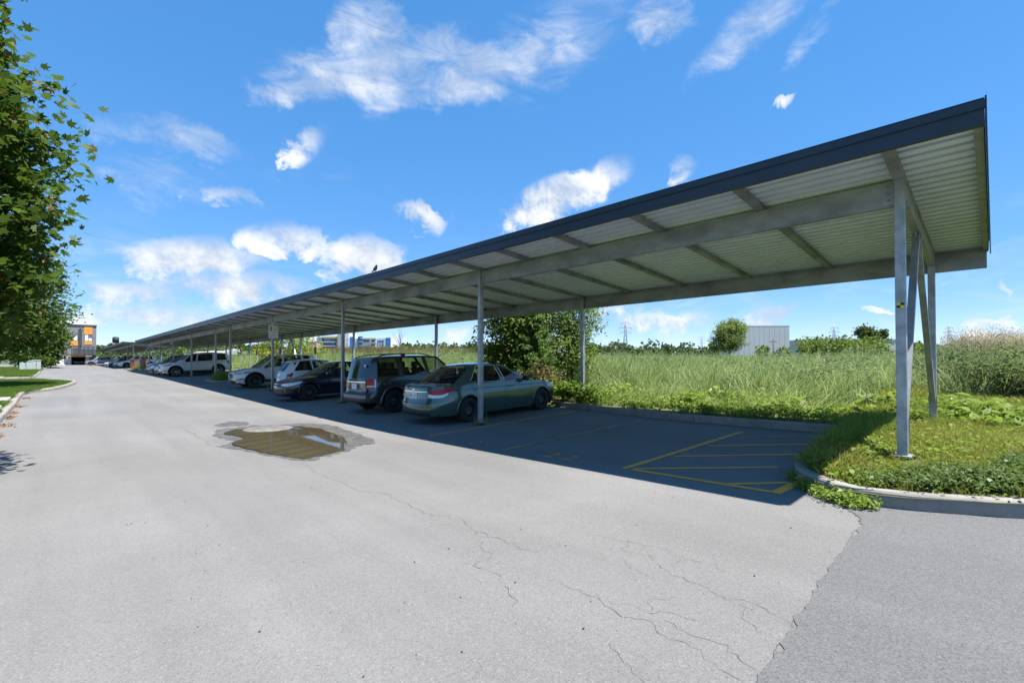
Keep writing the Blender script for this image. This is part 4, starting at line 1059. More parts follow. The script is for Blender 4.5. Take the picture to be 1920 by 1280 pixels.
# green sedan, tail to the road
def make_sedan_rear():
    P = paint('green_paint', (.062, .118, .108), .42, .22); c = Car(SEDAN)
    r = thing('car', 'dusty green sedan with black steel wheels parked nose in behind the second post', 'car', group=CARG)
    c.build(r, mats_for(P, CHROME)); add_wheels(c, r, 'steel', STEELW); sedan_tail(c, r, 'W81 A52'); doors(c, r, .30, P, .83); mirrors(c, r, BLKP, 3.18, .95)
    arches(c, r, P, .03, .008); c.patch('headlamp', [(('f', .5), .62, .70), (('f', .84), .62, .74), (('f+', .2), .68, .76)], WHL, r)
    c.seam([(4.1, .80), (3.2, .83), (1.2, .86), (.75, .87)], r, w=.010)
    cover = c.patch('bumper_scuff', [(('r', .52), .40, .53), (('r', .585), .42, .525)], mat('orange_filler', (.33, .19, .05), .7), r, .003, sides=(-1,))
    c.patch('bumper_crease', [(('r', .0), .525, .535), (('r', .86), .525, .535), (('r+', .02), .51, .515), (('r+', .3), .47, .475)], P, r, .012)
    place(r, c, 6.42, 10.22, True, .02); return r
def make_suv():
    P = paint('charcoal_paint', (.050, .049, .047), .45, .26); c = Car(SUV)
    r = thing('car', 'dark grey boxy SUV with roof rails and red tail lamps beside the green sedan', 'car', group=CARG)
    c.build(r, mats_for(P, BLKP, GLASS, PRIV)); add_wheels(c, r, 'steel', STEELW); doors(c, r, .42, BLKP, .93); mirrors(c, r, BLKP, 2.98, 1.06); rails(c, r, BLKP, .45, 2.45, True, .055); arches(c, r, P, .075, .03)
    c.patch('tail_lamp', [(('r', .76), .79, 1.06), (('r', .86), .78, 1.07), (('r+', .02), .78, 1.07), (('r+', .13), .80, 1.06)], REDL, r, .012)
    c.patch('reversing_lamp', [(('r', .77), .83, .865), (('r', .86), .83, .865), (('r+', .02), .83, .865), (('r+', .09), .84, .865)], WHL, r, .018)
    c.patch('tail_lamp_edge', [(('r+', .08), .80, 1.05), (('r+', .12), .81, 1.05)], WHL, r, .016)
    c.full_front('rear_bumper', .90, .37, .645, BLKP, r, .012, 'r', nz=6); c.full_front('bumper_panel', .80, .50, .60, mat('bumper_silver', (.22, .22, .22), .5), r, .018, 'r')
    c.full_front('tailgate_recess', .36, .74, .93, BLKP, r, .003, 'r'); plate(c, r, 'r', .84, 'N92'); c.full_front('tailgate_strip', .70, .965, .985, CHROME, r, .010, 'r')
    c.full_front('tailgate_gap', .82, .655, .665, SEAM, r, .003, 'r')
    MB().bar((.16, 0, 1.12), (.08, -.02, 1.10), .03, .03).build('wiper', BLKP, r)
    st = MB(); st.box(.22, .225, -.50, -.42, 1.42, 1.5); st.build('window_sticker', WHL, r)
    c.patch('headlamp', [(('f', .55), .72, .86), (('f', .86), .72, .88), (('f+', .08), .74, .88)], WHL, r); c.full_front('grille', .5, .66, .86, BLKP, r)
    place(r, c, 6.45, 13.6, True, .015); return r
def make_front_sedan(paintm, label, y, x=5.95, style='steel', rim=STEELW, yaw=0, glass=GLASS, group=CARG):
    S = dict(SEDAN, L=4.63, wb=2.70, fo=.95); k = 4.63/4.93
    for q in ('sh', 'roof'): S[q] = [(a*k, b*(.985)) for a, b in SEDAN[q]]
    for q in ('nose', 'tail'): S[q] = [(a, b*k) for a, b in SEDAN[q]]
    S['cols'] = [(a[0]*k, a[1]*k)+tuple(a[2:]) for a in SEDAN['cols']]; S['seat_x'] = 2.3; S['wid'] = [(a, b*.965) for a, b in SEDAN['wid']]
    c = Car(S); r = thing('car', label, 'car', group=group); c.build(r, mats_for(paintm, BLKP, glass)); add_wheels(c, r, style, rim); doors(c, r, .30, paintm, .83); mirrors(c, r, paintm, 2.98, .94); arches(c, r, paintm, .03, .008)
    kk = .94
    c.patch('headlamp', [(('f', .46), .645, .68), (('f', .64), .60, .70), (('f', .84), .60, .72), (('f+', .05), .64, .745), (('f+', .28), .715, .76)], WHL, r, .006)
    c.patch('indicator', [(('f+', .06), .62, .66), (('f+', .24), .675, .70)], AMB, r, .009)
    c.full_front('grille', .42, .61, .655, BLKP, r, .005); c.full_front('chrome_strip', .44, .662, .678, CHROME, r, .008); c.full_front('lower_grille', .62, .26, .50, BLKP, r, .004, taper=.03)
    c.patch('fog_lamp', [(('f', .70), .32, .50), (('f', .84), .33, .52), (('f+', .03), .36, .46)], BLKP, r, .005); c.full_front('bumper_lip', .72, .20, .235, BLKP, r, .012)
    c.patch('tail_lamp', [(('r', .62), .80, .85), (('r', .84), .77, .90), (('r+', .03), .79, .90)], REDL, r, .006)
    place(r, c, x, y, False, yaw); return r
def make_hatch():
    P = paint('white_paint', (.60, .60, .60), 0, .3); c = Car(HATCH)
    r = thing('car', 'small rounded white hatchback parked tail out between the navy car and the white crossover', 'car', group=CARG)
    c.build(r, mats_for(P, BLKP, GLASS, PRIV)); add_wheels(c, r, 'alloy7', ALLOY); doors(c, r, .30, CHROME, .82); mirrors(c, r, P, 2.45, .95); arches(c, r, P, .035, .012)
    c.patch('tail_lamp', [(('r', .74), .66, .86), (('r', .82), .65, .88), (('r', .88), .66, .87)], REDL, r, .016); c.patch('reversing_lamp', [(('r', .78), .68, .74), (('r', .85), .68, .74)], WHL, r, .02)
    plate(c, r, 'r', .72, 'F36', .3, .15); c.full_front('chrome_strip', .25, .83, .845, CHROME, r, .012, 'r'); c.full_front('lower_bumper', .7, .25, .36, BLKP, r, .004, 'r'); c.full_front('tailgate_gap', .7, .55, .558, SEAM, r, .003, 'r')
    place(r, c, 7.2, 22.7, True, -.02); return r
def make_cross(S, paintm, label, x, y, style, rim, yaw=0, big=False, group=CARG, clad=True):
    c = Car(S); r = thing('car', label, 'car', group=group); c.build(r, mats_for(paintm, BLKP, GLASS, PRIV)); add_wheels(c, r, style, rim); doors(c, r, c.sill+.16, paintm, .95 if not big else 1.0)
    mirrors(c, r, paintm if big else BLKP, c.cols[1][0]-.14, c.zsh(c.cols[1][0])+.0); arches(c, r, BLKP, .07, .012); cladding(c, r, BLKP, c.sill+.13)
    L = c.L; z = .80 if not big else .90
    c.patch('headlamp', [(('f', .50), z-.05, z-.005), (('f', .68), z-.055, z+.02), (('f', .85), z-.045, z+.045), (('f+', .05), z-.03, z+.06), (('f+', .34), z+.03, z+.075)], LAMPD, r, .006)
    c.patch('daytime_lamp', [(('f', .54), z-.03, z-.015), (('f', .84), z-.015, z+.015), (('f+', .08), z+.0, z+.03)], WHL, r, .010)
    c.full_front('grille', .46, z-.26, z+.0, BLKP, r, .006, taper=.04, nz=5); 
    for sgn in (1, -1):
        P = [c.pt(('f', q), zz, .012) for q, zz in ((.05, z-.275), (.30, z-.26), (.46, z-.14), (.52, z-.03))]
        MB().tube([(p.x, p.y*sgn, p.z) for p in P], .013, 6).build('grille_chrome', CHROME, r)
    if big:
        for sgn in (1, -1): MB().tube([(p.x, p.y*sgn, p.z) for p in [c.pt(('f', .2), z-.0, .01), c.pt(('f', .16), z-.2, .012)]], .018, 6).build('grille_chrome', CHROME, r)
    c.full_front('lower_grille', .60, .30, .45, BLKP, r, .006, taper=.03); c.full_front('bumper_lip', .80, .25, .30, BLKP, r, .014); c.patch('fog_trim', [(('f', .66), .46, .50), (('f', .84), .46, .52), (('f+', .06), .50, .54)], BLKP, r, .006)
    c.patch('tail_lamp', [(('r', .62), .93, 1.02), (('r', .84), .92, 1.05), (('r+', .05), .96, 1.05)], REDL, r, .006)
    if big: rails(c, r, BLKP, .7, 2.8, False, .04)
    place(r, c, x, y, False, yaw); return r
make_sedan_rear(); make_suv(); make_hatch()
make_front_sedan(paint('navy_paint', (.008, .014, .035), .3, .25), 'dark navy sedan parked nose out between the grey SUV and the fourth post', 19.25, 6.05)
WH = paint('white_paint', (.60, .60, .60), 0, .3)
make_cross(CROSS, WH, 'white crossover with black wheel arches parked nose out under the notice board', 6.45, 27.6, 'alloy10', GUNM)
make_cross(BIGSUV, paint('pearl_white_paint', (.56, .57, .57), .1, .3), 'big white three-row SUV parked nose out past the planted island', 5.7, 45.5, 'alloy7', ALLOY, big=True)
SILV = paint('silver_paint', (.38, .40, .42), .5, .3); BLU = paint('slate_blue_paint', (.10, .13, .18), .5, .3); BLK = paint('black_paint', (.012, .012, .014), .1, .25)
make_front_sedan(SILV, 'silver sedan nose out just past the big white SUV', 48.6, 5.8, 'alloy10', ALLOY)
make_front_sedan(BLU, 'slate blue sedan nose out, second past the big white SUV', 51.4, 5.7, 'alloy10', GUNM)
make_cross(CROSS, paint('grey_paint', (.2, .21, .22), .5, .3), 'grey crossover nose out, third past the big white SUV', 5.9, 54.6, 'alloy10', GUNM)
make_cross(CROSS, WH, 'white crossover at the near end of the far carport, behind the bins', 6.1, 86.0, 'alloy10', GUNM)
make_front_sedan(paint('grey_paint', (.2, .21, .22), .5, .3), 'grey sedan nose out under the far carport, second from the bins', 90.5, 5.9, 'alloy10', GUNM)
make_front_sedan(SILV, 'silver sedan sticking out furthest from under the far carport', 97.2, 5.2, 'alloy10', ALLOY)
make_cross(CROSS, BLK, 'black crossover nose out under the far carport', 5.9, 102.5, 'alloy10', GUNM)
make_front_sedan(BLK, 'black sedan nose out under the far carport, the farthest in shade', 109.5, 5.9, 'alloy10', GUNM)
make_cross(CROSS, SILV, 'silver wagon in the sun near the end of the far carport', 3.9, 126.5, 'alloy10', ALLOY)
# ---------------------------------------------------------------- plants
RV = Vector((math.cos(AZ), -math.sin(AZ), 0)); FV = Vector((math.sin(AZ), math.cos(AZ), 0))
def leaf_cloud(P, size, shape, upb=.7, rng=RNG, aspect=.45, dirs=None):
    """one face per leaf; returns verts, faces"""
    n = len(P)
    if shape == 'maple':
        ang = np.radians([-90, -52, -38, -14, 8, 40, 58, 90, 122, 140, 172, 194, 218, 232]); rad = np.array([.42, .50, .36, .62, .40, .92, .46, 1.05, .46, .92, .40, .62, .36, .50])
        T = np.stack([rad*np.cos(ang)*.55, rad*np.sin(ang)*.55], 1)
        z = -.10*np.abs(T[:, 0])*1.6
    elif shape == 'oval':
        T = np.array([(0, 0), (aspect*.5, .3), (aspect*.42, .7), (0, 1), (-aspect*.42, .7), (-aspect*.5, .3)]); z = np.array([0, .06, .05, -.12, .05, .06])
    else:
        T = np.array([(-.5, -.5), (.5, -.5), (.5, .5), (-.5, .5)]); z = np.array([.08, -.08, .08, -.08])
    nr = rng.normal(size=(n, 3)); nr[:, 2] = np.abs(nr[:, 2])*.6+upb; nr /= np.linalg.norm(nr, axis=1)[:, None]
    t = rng.normal(size=(n, 3)) if dirs is None else dirs+rng.normal(size=(n, 3))*.35
    t -= nr*(t*nr).sum(1)[:, None]; t /= np.linalg.norm(t, axis=1)[:, None]+1e-9
    b = np.cross(nr, t); k = len(T)
    V = P[:, None, :]+size[:, None, None]*(T[None, :, 0:1]*b[:, None, :]+T[None, :, 1:2]*t[:, None, :]+z[None, :, None]*nr[:, None, :])
    return V.reshape(-1, 3), np.arange(n*k).reshape(n, k)
def crown_points(blobs, nclump, per, spread, rng=RNG, shell=.55):
    """leaf positions gathered in clumps inside ellipsoids"""
    vol = np.array([b[3]*b[4]*b[5] for b in blobs]); vol = vol/vol.sum(); out = []; cl = []
    for b, v in zip(blobs, vol):
        m = max(3, int(nclump*v)); d = rng.normal(size=(m, 3)); d /= np.linalg.norm(d, axis=1)[:, None]
        r = shell+(1-shell)*rng.random(m)**.6; r *= 1+.07*rng.normal(size=m)
        c = np.array(b[:3])+d*r[:, None]*np.array(b[3:6]); cl.append(c)
        k = rng.poisson(per, m)
        for ci, ki in zip(c, k): out.append(ci+rng.normal(size=(ki, 3))*spread*np.array([1, 1, .7]))
    return np.concatenate(out), np.concatenate(cl)
BARK = mat('bark', (.13, .105, .08), .95, var=.4, vscale=8, bump=.6, bscale=30, stretch=(1, 1, .3))
def tree(name, label, base, blobs, m, nclump, per, spread, lsize, shape='oval', cat='tree', trunk=.11, group=None, upb=.6, aspect=.45, shell=.5, limbs=14, keep=None):
    t = thing(name, label, cat, (0, 0, 0), group=group)
    P, C = crown_points(blobs, nclump, per, spread, shell=shell)
    zg = base[2]; P = P[P[:, 2] > zg+.05]
    if keep is not None: P = P[keep(P)]
    size = lsize*(.65+.7*RNG.random(len(P)))
    V, Fq = leaf_cloud(P, size, shape, upb, aspect=aspect)
    link('crown', mesh_np('crown', V, Fq), m, t)
    b = MB(); top = max(bb[2]+bb[5]*.55 for bb in blobs); cx, cy = np.mean([bb[0] for bb in blobs]), np.mean([bb[1] for bb in blobs])
    tp = [Vector((base[0]+(cx-base[0])*q+random.gauss(0, .04)*q*4*trunk*2, base[1]+(cy-base[1])*q+random.gauss(0, .04)*q*8*trunk, zg-.08+(top-zg)*q)) for q in (0, .12, .3, .5, .7, .85, 1)]
    b.tube(tp, [trunk*(1.25-.2*q if q < .1 else 1.0-.85*q) for q in (0, .12, .3, .5, .7, .85, 1)], 9)
    tr = b.build('trunk', BARK, t)
    for i in range(limbs):
        c = Vector(C[RNG.integers(len(C))]); q = min(.9, max(.15, (c.z-zg)/(top-zg)*.65)); k = min(5, int(q*6)); s = tp[k].lerp(tp[k+1], q*6-k if q*6-k < 1 else 1)
        mid = s.lerp(c, .5)+Vector((random.gauss(0, .1), random.gauss(0, .1), .12))*(c-s).length*.5
        MB().tube([s, mid, c], [trunk*.38*(1-q*.5), trunk*.22, trunk*.06], 6).build('limb', BARK, t)
    return t
MAPLE = leafmat('maple_leaf', (.028, .062, .010), (.072, .128, .020), .42, .45, (.16, .075, .03))
MAPLE2 = leafmat('dark_maple_leaf', (.040, .080, .014), (.085, .135, .025), .38, .45)
WILLOW = leafmat('willow_leaf', (.125, .185, .045), (.24, .30, .085), .5, .5)
SHRUB = leafmat('shrub_leaf', (.115, .185, .042), (.23, .31, .085), .52, .45)
YGREEN = leafmat('yellow_green_leaf', (.13, .19, .03), (.24, .28, .05), .45, .5)
BROWNL = leafmat('dead_leaf', (.12, .10, .045), (.20, .17, .07), .25, .7)
SPRUCE = leafmat('spruce_needle', (.12, .22, .065), (.22, .33, .10), .38, .6)
FAR1 = leafmat('far_leaf', (.060, .095, .030), (.12, .16, .05), .3, .7); FAR2 = leafmat('far_leaf_blue', (.055, .085, .04), (.09, .125, .055), .3, .7)

tree('maple_tree', 'large maple tree at the left edge hanging over the kerb', (-2.5, 10.6, .14), [(-2.08, 10.2, 3.95, 2.05, 2.05, 2.7), (-2.5, 10.0, 3.1, 1.55, 1.9, 1.35), (-2.6, 10.5, 6.0, 1.9, 1.9, 2.4), (-2.3, 10.2, 6.5, 1.55, 1.6, 1.5)], MAPLE, 1150, 90, .21, .155, 'maple', trunk=.13, upb=.75, shell=.35, limbs=26)
tree('maple_tree', 'second maple tree on the lawn strip, shading the kerb', (-2.4, 34.5, .62), [(-2.1, 34.5, 4.8, 2.6, 2.6, 2.9), (-2.3, 34, 3.3, 2.4, 2.5, 1.35)], MAPLE2, 420, 60, .32, .18, 'maple', trunk=.14, upb=.75, shell=.4, limbs=14)
tree('maple_tree', 'farther maple tree behind the two pale green utility boxes', (-1.9, 95.2, 1.0), [(-1.5, 95.5, 4.6, 2.8, 2.8, 3.2), (-2.2, 94, 2.3, 2.4, 2.2, 1.5)], MAPLE2, 260, 34, .42, .28, 'oval', trunk=.18, upb=.7, shell=.4, aspect=.8)
# shrubs and trees at the edge of the field
tree('willow_shrub', 'dense dark willow shrub just past the nose of the green sedan', (12.9, 13.6, .55), [(12.75, 13.2, 2.5, 1.1, 1.25, 2.0), (13.1, 12.6, 3.3, 1.1, 1.2, 1.5), (12.7, 13.0, 1.4, 1.1, 1.3, .9)], SHRUB, 420, 46, .20, .125, 'oval', 'shrub', .05, aspect=.5, limbs=20, shell=.25)
tree('willow_tree', 'airy pale willow tree behind the rear post nearest the green sedan', (14.6, 11.6, .6), [(14.2, 12.0, 3.3, 1.4, 1.3, 1.9), (14.4, 11.0, 3.0, .9, .9, 1.6), (13.8, 11.4, 1.9, 1.1, 1.1, 1.0)], WILLOW, 300, 40, .2, .13, 'oval', 'tree', .06, aspect=.34, limbs=24, shell=.2)
def conifer(label, base, h, r, m):
    t = thing('spruce_tree', label, 'tree', (0, 0, 0)); P = []; D = []
    n = 26
    for lv in range(n):
        q = lv/n; z = base[2]+.15+h*q; rr = r*(1-q)**.8+.06
        for k in range(int(13-7*q)):
            a = random.uniform(0, 6.28); L = rr*random.uniform(.75, 1.1)
            for s in np.linspace(.15, 1, 12):
                for _ in range(5):
                    P.append((base[0]+math.cos(a)*L*s+random.gauss(0, .05), base[1]+math.sin(a)*L*s+random.gauss(0, .05), z-.22*L*s+.25*L*s*s+random.gauss(0, .03))); D.append((math.cos(a), math.sin(a), .1))
    P = np.array(P); V, Fq = leaf_cloud(P, .11*(.7+.6*RNG.random(len(P))), 'oval', .6, aspect=.22, dirs=np.array(D))
    link('crown', mesh_np('crown', V, Fq), m, t); MB().tube([base, (base[0], base[1], base[2]+h*.95)], [.06, .01], 7).build('trunk', BARK, t)
    return t
conifer('young light green spruce in front of the willow shrub', (12.55, 11.75, .5), 3.1, 1.0, SPRUCE)
tree('dead_shrub', 'low half-dead brown and pale shrub under the young spruce', (12.3, 11.2, .5), [(12.3, 11.2, 1.05, .75, .7, .6)], BROWNL, 60, 30, .16, .10, 'oval', 'shrub', .03, aspect=.5, limbs=10, shell=.2)
tree('willow_tree', 'bright yellow-green willow seen under the roof beyond the notice board', (15, 46, .9), [(15, 46, 3.2, 2.3, 3.0, 2.3), (15.5, 42, 2.4, 1.6, 2.0, 1.6)], YGREEN, 200, 30, .35, .2, 'oval', 'tree', .08, shell=.3)
tree('round_tree', 'rounded bright green tree standing before the white warehouse', tuple(atdist(1368, 668, 75))[:2]+(.8,), [(*atdist(1370, 630, 75), 2.6, 2.6, 2.7), (*atdist(1352, 640, 75), 1.8, 1.8, 1.9), (*atdist(1385, 612, 75), 1.5, 1.5, 1.3)], WILLOW, 300, 30, .33, .26, 'oval', 'tree', .12, shell=.35)
tree('lone_tree', 'small open-crowned tree left of the first carport post, far across the field', tuple(atdist(1624, 660, 120))[:2]+(.8,), [(*atdist(1622, 622, 120), 1.9, 1.9, 1.4), (*atdist(1632, 632, 120), 1.8, 1.8, 1.0)], FAR1, 90, 30, .5, .34, 'quad', 'tree', .12, shell=.3)
tree('lone_tree', 'tiny round tree right beside the first carport post, far across the field', tuple(atdist(1656, 660, 120))[:2]+(.8,), [(*atdist(1655, 626, 120), 1.0, 1.0, 1.1)], FAR1, 30, 26, .3, .35, 'quad', 'tree', .1, shell=.3)
tree('bare_tree', 'thin bare tree rising over the roof of the grey SUV', tuple(atdist(750, 680, 42))[:2]+(.9,), [(*atdist(750, 628, 42), .9, .9, 1.2)], BROWNL, 8, 1, .1, .05, 'quad', 'tree', .07, limbs=9)

# ------------------------------------------------ grasses scattered as instances
def blades(n, h, spread, w, lean, seed, wind=.5, segs=4, tip=None, hmin=.5, flat=0):
    r = np.random.default_rng(seed); V = []; Fq = []; o = 0
    for i in range(n):
        a = r.uniform(0, 6.283); rr = spread*math.sqrt(r.random()); bx_, by_ = rr*math.cos(a), rr*math.sin(a)
        H = h*(hmin+(1-hmin)*r.random()); d = r.uniform(0, 6.283); L = lean*(.3+r.random()); wx, wy = L*math.cos(d)+wind*r.uniform(.5, 1.3), L*math.sin(d)+wind*.15*r.normal()
        f = r.uniform(0, 3.1416); ww = w*(.7+.6*r.random())
        for s in range(segs+1):
            q = s/segs; k = q*q; x = bx_+wx*H*k; y = by_+wy*H*k; z = H*(q-.28*k*math.hypot(wx, wy)); e = ww*.5*(1-q**2.2)+.0008
            V += [(x-e*math.cos(f), y-e*math.sin(f), z), (x+e*math.cos(f), y+e*math.sin(f), z)]
            if s: Fq.append((o+2*s-2, o+2*s-1, o+2*s+1, o+2*s))
        o += 2*(segs+1)
        if tip and r.random() < tip[0]:
            tx, ty, tz = bx_+wx*H, by_+wy*H, H*(1-.28*math.hypot(wx, wy))
            for q in range(tip[3]):
                u = r.normal(size=3)*tip[2]; px_, py_, pz_ = tx+wx*.10*q*tip[1]*3+u[0], ty+u[1], tz-.05+q*tip[1]*.22+u[2]*.7
                e = tip[1]*.16; V += [(px_-e, py_, pz_), (px_, py_+e, pz_-e*.6), (px_+e, py_, pz_+e*2.2), (px_, py_-e, pz_+e)]; Fq.append((o, o+1, o+2, o+3)); o += 4
    return np.array(V), np.array(Fq)
def rosette(n, size, spread, h, seed, shape='oval', aspect=.7, upb=1.0):
    r = np.random.default_rng(seed); P = np.stack([r.normal(size=n)*spread, r.normal(size=n)*spread, h*r.random(n)**.7+.01], 1)
    return leaf_cloud(P, size*(.6+.8*r.random(n)), shape, upb, r, aspect)
GN = {}
def scatter(name, label, cat, pts, rot, scl, idx, variants, m):
    """one 'stuff' object: plants instanced on points"""
    me = bpy.data.meshes.new(name); me.vertices.add(len(pts)); me.vertices.foreach_set('co', np.asarray(pts, np.float32).ravel())
    for nm, typ, dat in (('rot', 'FLOAT_VECTOR', rot), ('scl', 'FLOAT_VECTOR', scl), ('idx', 'INT', idx)):
        at = me.attributes.new(nm, typ, 'POINT')
        at.data.foreach_set('vector' if typ != 'INT' else 'value', np.asarray(dat, np.float32 if typ != 'INT' else np.int32).ravel())
    o = link(name, me, None); props(o, label, cat, None, 'stuff')
    ng = bpy.data.node_groups.new(name, 'GeometryNodeTree'); ng.interface.new_socket('Geometry', in_out='INPUT', socket_type='NodeSocketGeometry'); ng.interface.new_socket('Geometry', in_out='OUTPUT', socket_type='NodeSocketGeometry')
    N, L = ng.nodes, ng.links; gi, go = N.new('NodeGroupInput'), N.new('NodeGroupOutput'); ip = N.new('GeometryNodeInstanceOnPoints'); jn = N.new('GeometryNodeJoinGeometry')
    for i, (V, Fq) in list(enumerate(variants))[::-1]:
        vm = mesh_np(name+'_source', V, Fq); vm.materials.append(m[i] if isinstance(m, list) else m); vo = bpy.data.objects.new(name+'_source', vm)
        oi = N.new('GeometryNodeObjectInfo'); oi.inputs['Object'].default_value = vo; oi.inputs['As Instance'].default_value = True; L.new(oi.outputs['Geometry'], jn.inputs[0])
    L.new(gi.outputs[0], ip.inputs['Points']); L.new(jn.outputs[0], ip.inputs['Instance']); ip.inputs['Pick Instance'].default_value = True
    def attr(nm, typ, sock):
        a = N.new('GeometryNodeInputNamedAttribute'); a.data_type = typ; a.inputs['Name'].default_value = nm; L.new(a.outputs['Attribute'], sock)
    attr('idx', 'INT', ip.inputs['Instance Index']); attr('scl', 'FLOAT_VECTOR', ip.inputs['Scale'])
    er = N.new('FunctionNodeEulerToRotation'); attr('rot', 'FLOAT_VECTOR', er.inputs[0]); L.new(er.outputs[0], ip.inputs['Rotation'])
    L.new(ip.outputs[0], go.inputs[0]); md = o.modifiers.new('scatter', 'NODES'); md.node_group = ng
    return o
def in_view(x, y, margin=1.25):
    D = x*FV.x+y*FV.y; R_ = x*RV.x+y*RV.y
    return (D > 1) & (np.abs(R_) < margin*1.1*D+2)
def spread_points(x0, x1, y0, y1, dens, near=12, power=1.2, rng=RNG):
    n = int((x1-x0)*(y1-y0)*dens); x = rng.uniform(x0, x1, n); y = rng.uniform(y0, y1, n); d = np.hypot(x, y)
    k = (rng.random(n) < np.minimum(1, (near/d)**power)) & in_view(x, y); return x[k], y[k], d[k]
def rear_edge(y): return np.interp(y, [-30, 1.9, 4.8, 7.7, 10.2, 14, 200], [10.4, 10.4, 10.55, 11.0, 11.6, 11.7, 11.7])
def pack(x, y, z, s, wind=True, jit=.5, nvar=3, sz=1, tilt=.06):
    n = len(x); base = math.atan2(RV.y, RV.x) if wind else 0
    rz = base+RNG.normal(size=n)*jit if wind else RNG.uniform(0, 6.283, n)
    rot = np.stack([RNG.normal(size=n)*tilt, RNG.normal(size=n)*tilt, rz], 1)
    return np.stack([x, y, z], 1), rot, np.stack([s, s, s*sz], 1), RNG.integers(0, nvar, n)
GRASS1 = leafmat('tall_grass', (.22, .30, .095), (.38, .45, .19), .5, .5, (.38, .33, .18)); GRASS2 = leafmat('reed_grass', (.17, .185, .085), (.26, .27, .14), .38, .5, (.37, .29, .16))
PLUME = leafmat('reed_plume', (.30, .20, .11), (.42, .30, .17), .4, .7); LAWN = leafmat('lawn_blade', (.18, .20, .03), (.33, .31, .075), .42, .5, (.40, .30, .13)); LAWN2 = leafmat('mown_blade', (.075, .14, .018), (.13, .20, .035), .4, .5)
WEED = leafmat('weed_leaf', (.15, .24, .03), (.27, .36, .075), .45, .4); COVER = leafmat('ground_cover', (.065, .115, .035), (.13, .19, .065), .35, .4); WEEDG = leafmat('weed_blade', (.15, .23, .035), (.27, .33, .075), .45, .5)
tall = [blades(24, 1.25, .22, .024, .32, i, .42, tip=(.12, .05, .03, 7)) for i in range(4)]+[blades(20, 1.0, .24, .020, .55, 7+i, .6) for i in range(2)]
x, y, d = spread_points(11.8, 85, -40, 95, 13, 13, 1.15)
k = x > rear_edge(y)+1.0+.4*np.sin(y*.9)+.3*np.sin(y*2.3)
k &= ~((y < 1.2+.25*(x-10)) & (x < 16.5-.45*np.minimum(y, 0)*0) & (y > -30) & (x < 15.5))
x, y, d = x[k], y[k], d[k]
ramp = np.clip((x-rear_edge(y)-.7)/2.8, .30, 1)
hgt = ramp*(.95+.25*np.sin(x*.55+1.3)*np.sin(y*.42)+.12*np.sin(x*1.9)*np.sin(y*1.4+1)+.16*RNG.normal(size=len(x)))*np.clip(.90+d*.004, .9, 1.2)
s = np.clip((d/14), 1, 2.6)**.55
p_, r_, s_, i_ = pack(x, y, verge(x, np.minimum(y, 150))-.03, s, True, 1.0, 6, tilt=.12); s_[:, 2] = hgt*np.clip(s*.85, .95, 1.12)
scatter('field_grass', 'tall wind-blown grass filling the field behind the kerb', 'grass', p_, r_, s_, i_, tall, GRASS1)
# bushy leafy weeds standing among the grass
def leafy(n, h, spread, seed, size, aspect=.22):
    r = np.random.default_rng(seed); P = []; Dd = []
    for i in range(n):
        a = r.uniform(0, 6.283); q = spread*math.sqrt(r.random()); lx, ly = r.normal(size=2)*.18+np.array([.12, 0]); H = h*(.6+.4*r.random())
        for z in np.linspace(.12, 1, 26): P.append((q*math.cos(a)+lx*H*z*z+r.normal()*.02, q*math.sin(a)+ly*H*z*z+r.normal()*.02, H*z)); u = r.uniform(0, 6.283); Dd.append((math.cos(u), math.sin(u), .25))
    P = np.array(P); return leaf_cloud(P, size*(.6+.7*r.random(len(P))), 'oval', .5, r, aspect, np.array(Dd))
fw = [leafy(9, 1.05, .2, 200+i, .13) for i in range(3)]+[leafy(7, 1.2, .22, 210+i, .10, .16) for i in range(2)]
x, y, d = spread_points(11.6, 60, -30, 60, 4.0, 13, 1.2); nz_ = np.sin(x*.8+2)*np.sin(y*.7)+.6*np.sin(x*.31+y*.47)+.35*RNG.normal(size=len(x))
k = (x > rear_edge(y)+1.5) & (nz_ > .25) & ~((y < 1.2+.25*(x-10)) & (x < 15.5)); x, y, d = x[k], y[k], d[k]
p_, r_, s_, i_ = pack(x, y, verge(x, y)-.03, (.75+.45*RNG.random(len(x)))*np.clip((x-rear_edge(y))/4, .55, 1), True, 2, 5); s_ *= np.clip(d/22, 1, 1.4)[:, None]
scatter('field_weeds', 'leafy grey-green weeds standing in clumps among the tall grass', 'weeds', p_, r_, s_, i_, fw, leafmat('field_weed_leaf', (.14, .20, .085), (.27, .33, .16), .45, .5, (.34, .28, .16)))
# darker bushy clump to the right of the end frame
x = RNG.uniform(14.5, 22, 420); y = RNG.uniform(-9, 1.8, 420); k = (x > 15.3+.12*y*0) & (y < .2*x-2.2); x, y = x[k], y[k]
p_, r_, s_, i_ = pack(x, y, verge(x, y)-.03, 1.0+.35*RNG.random(len(x)), True, 2, 5); scatter('goldenrod_clump', 'dark bushy weeds with brown seed heads right of the carport end', 'weeds', p_, r_, s_, i_, fw, leafmat('goldenrod_leaf', (.10, .15, .06), (.21, .26, .12), .42, .5, (.18, .12, .07)))
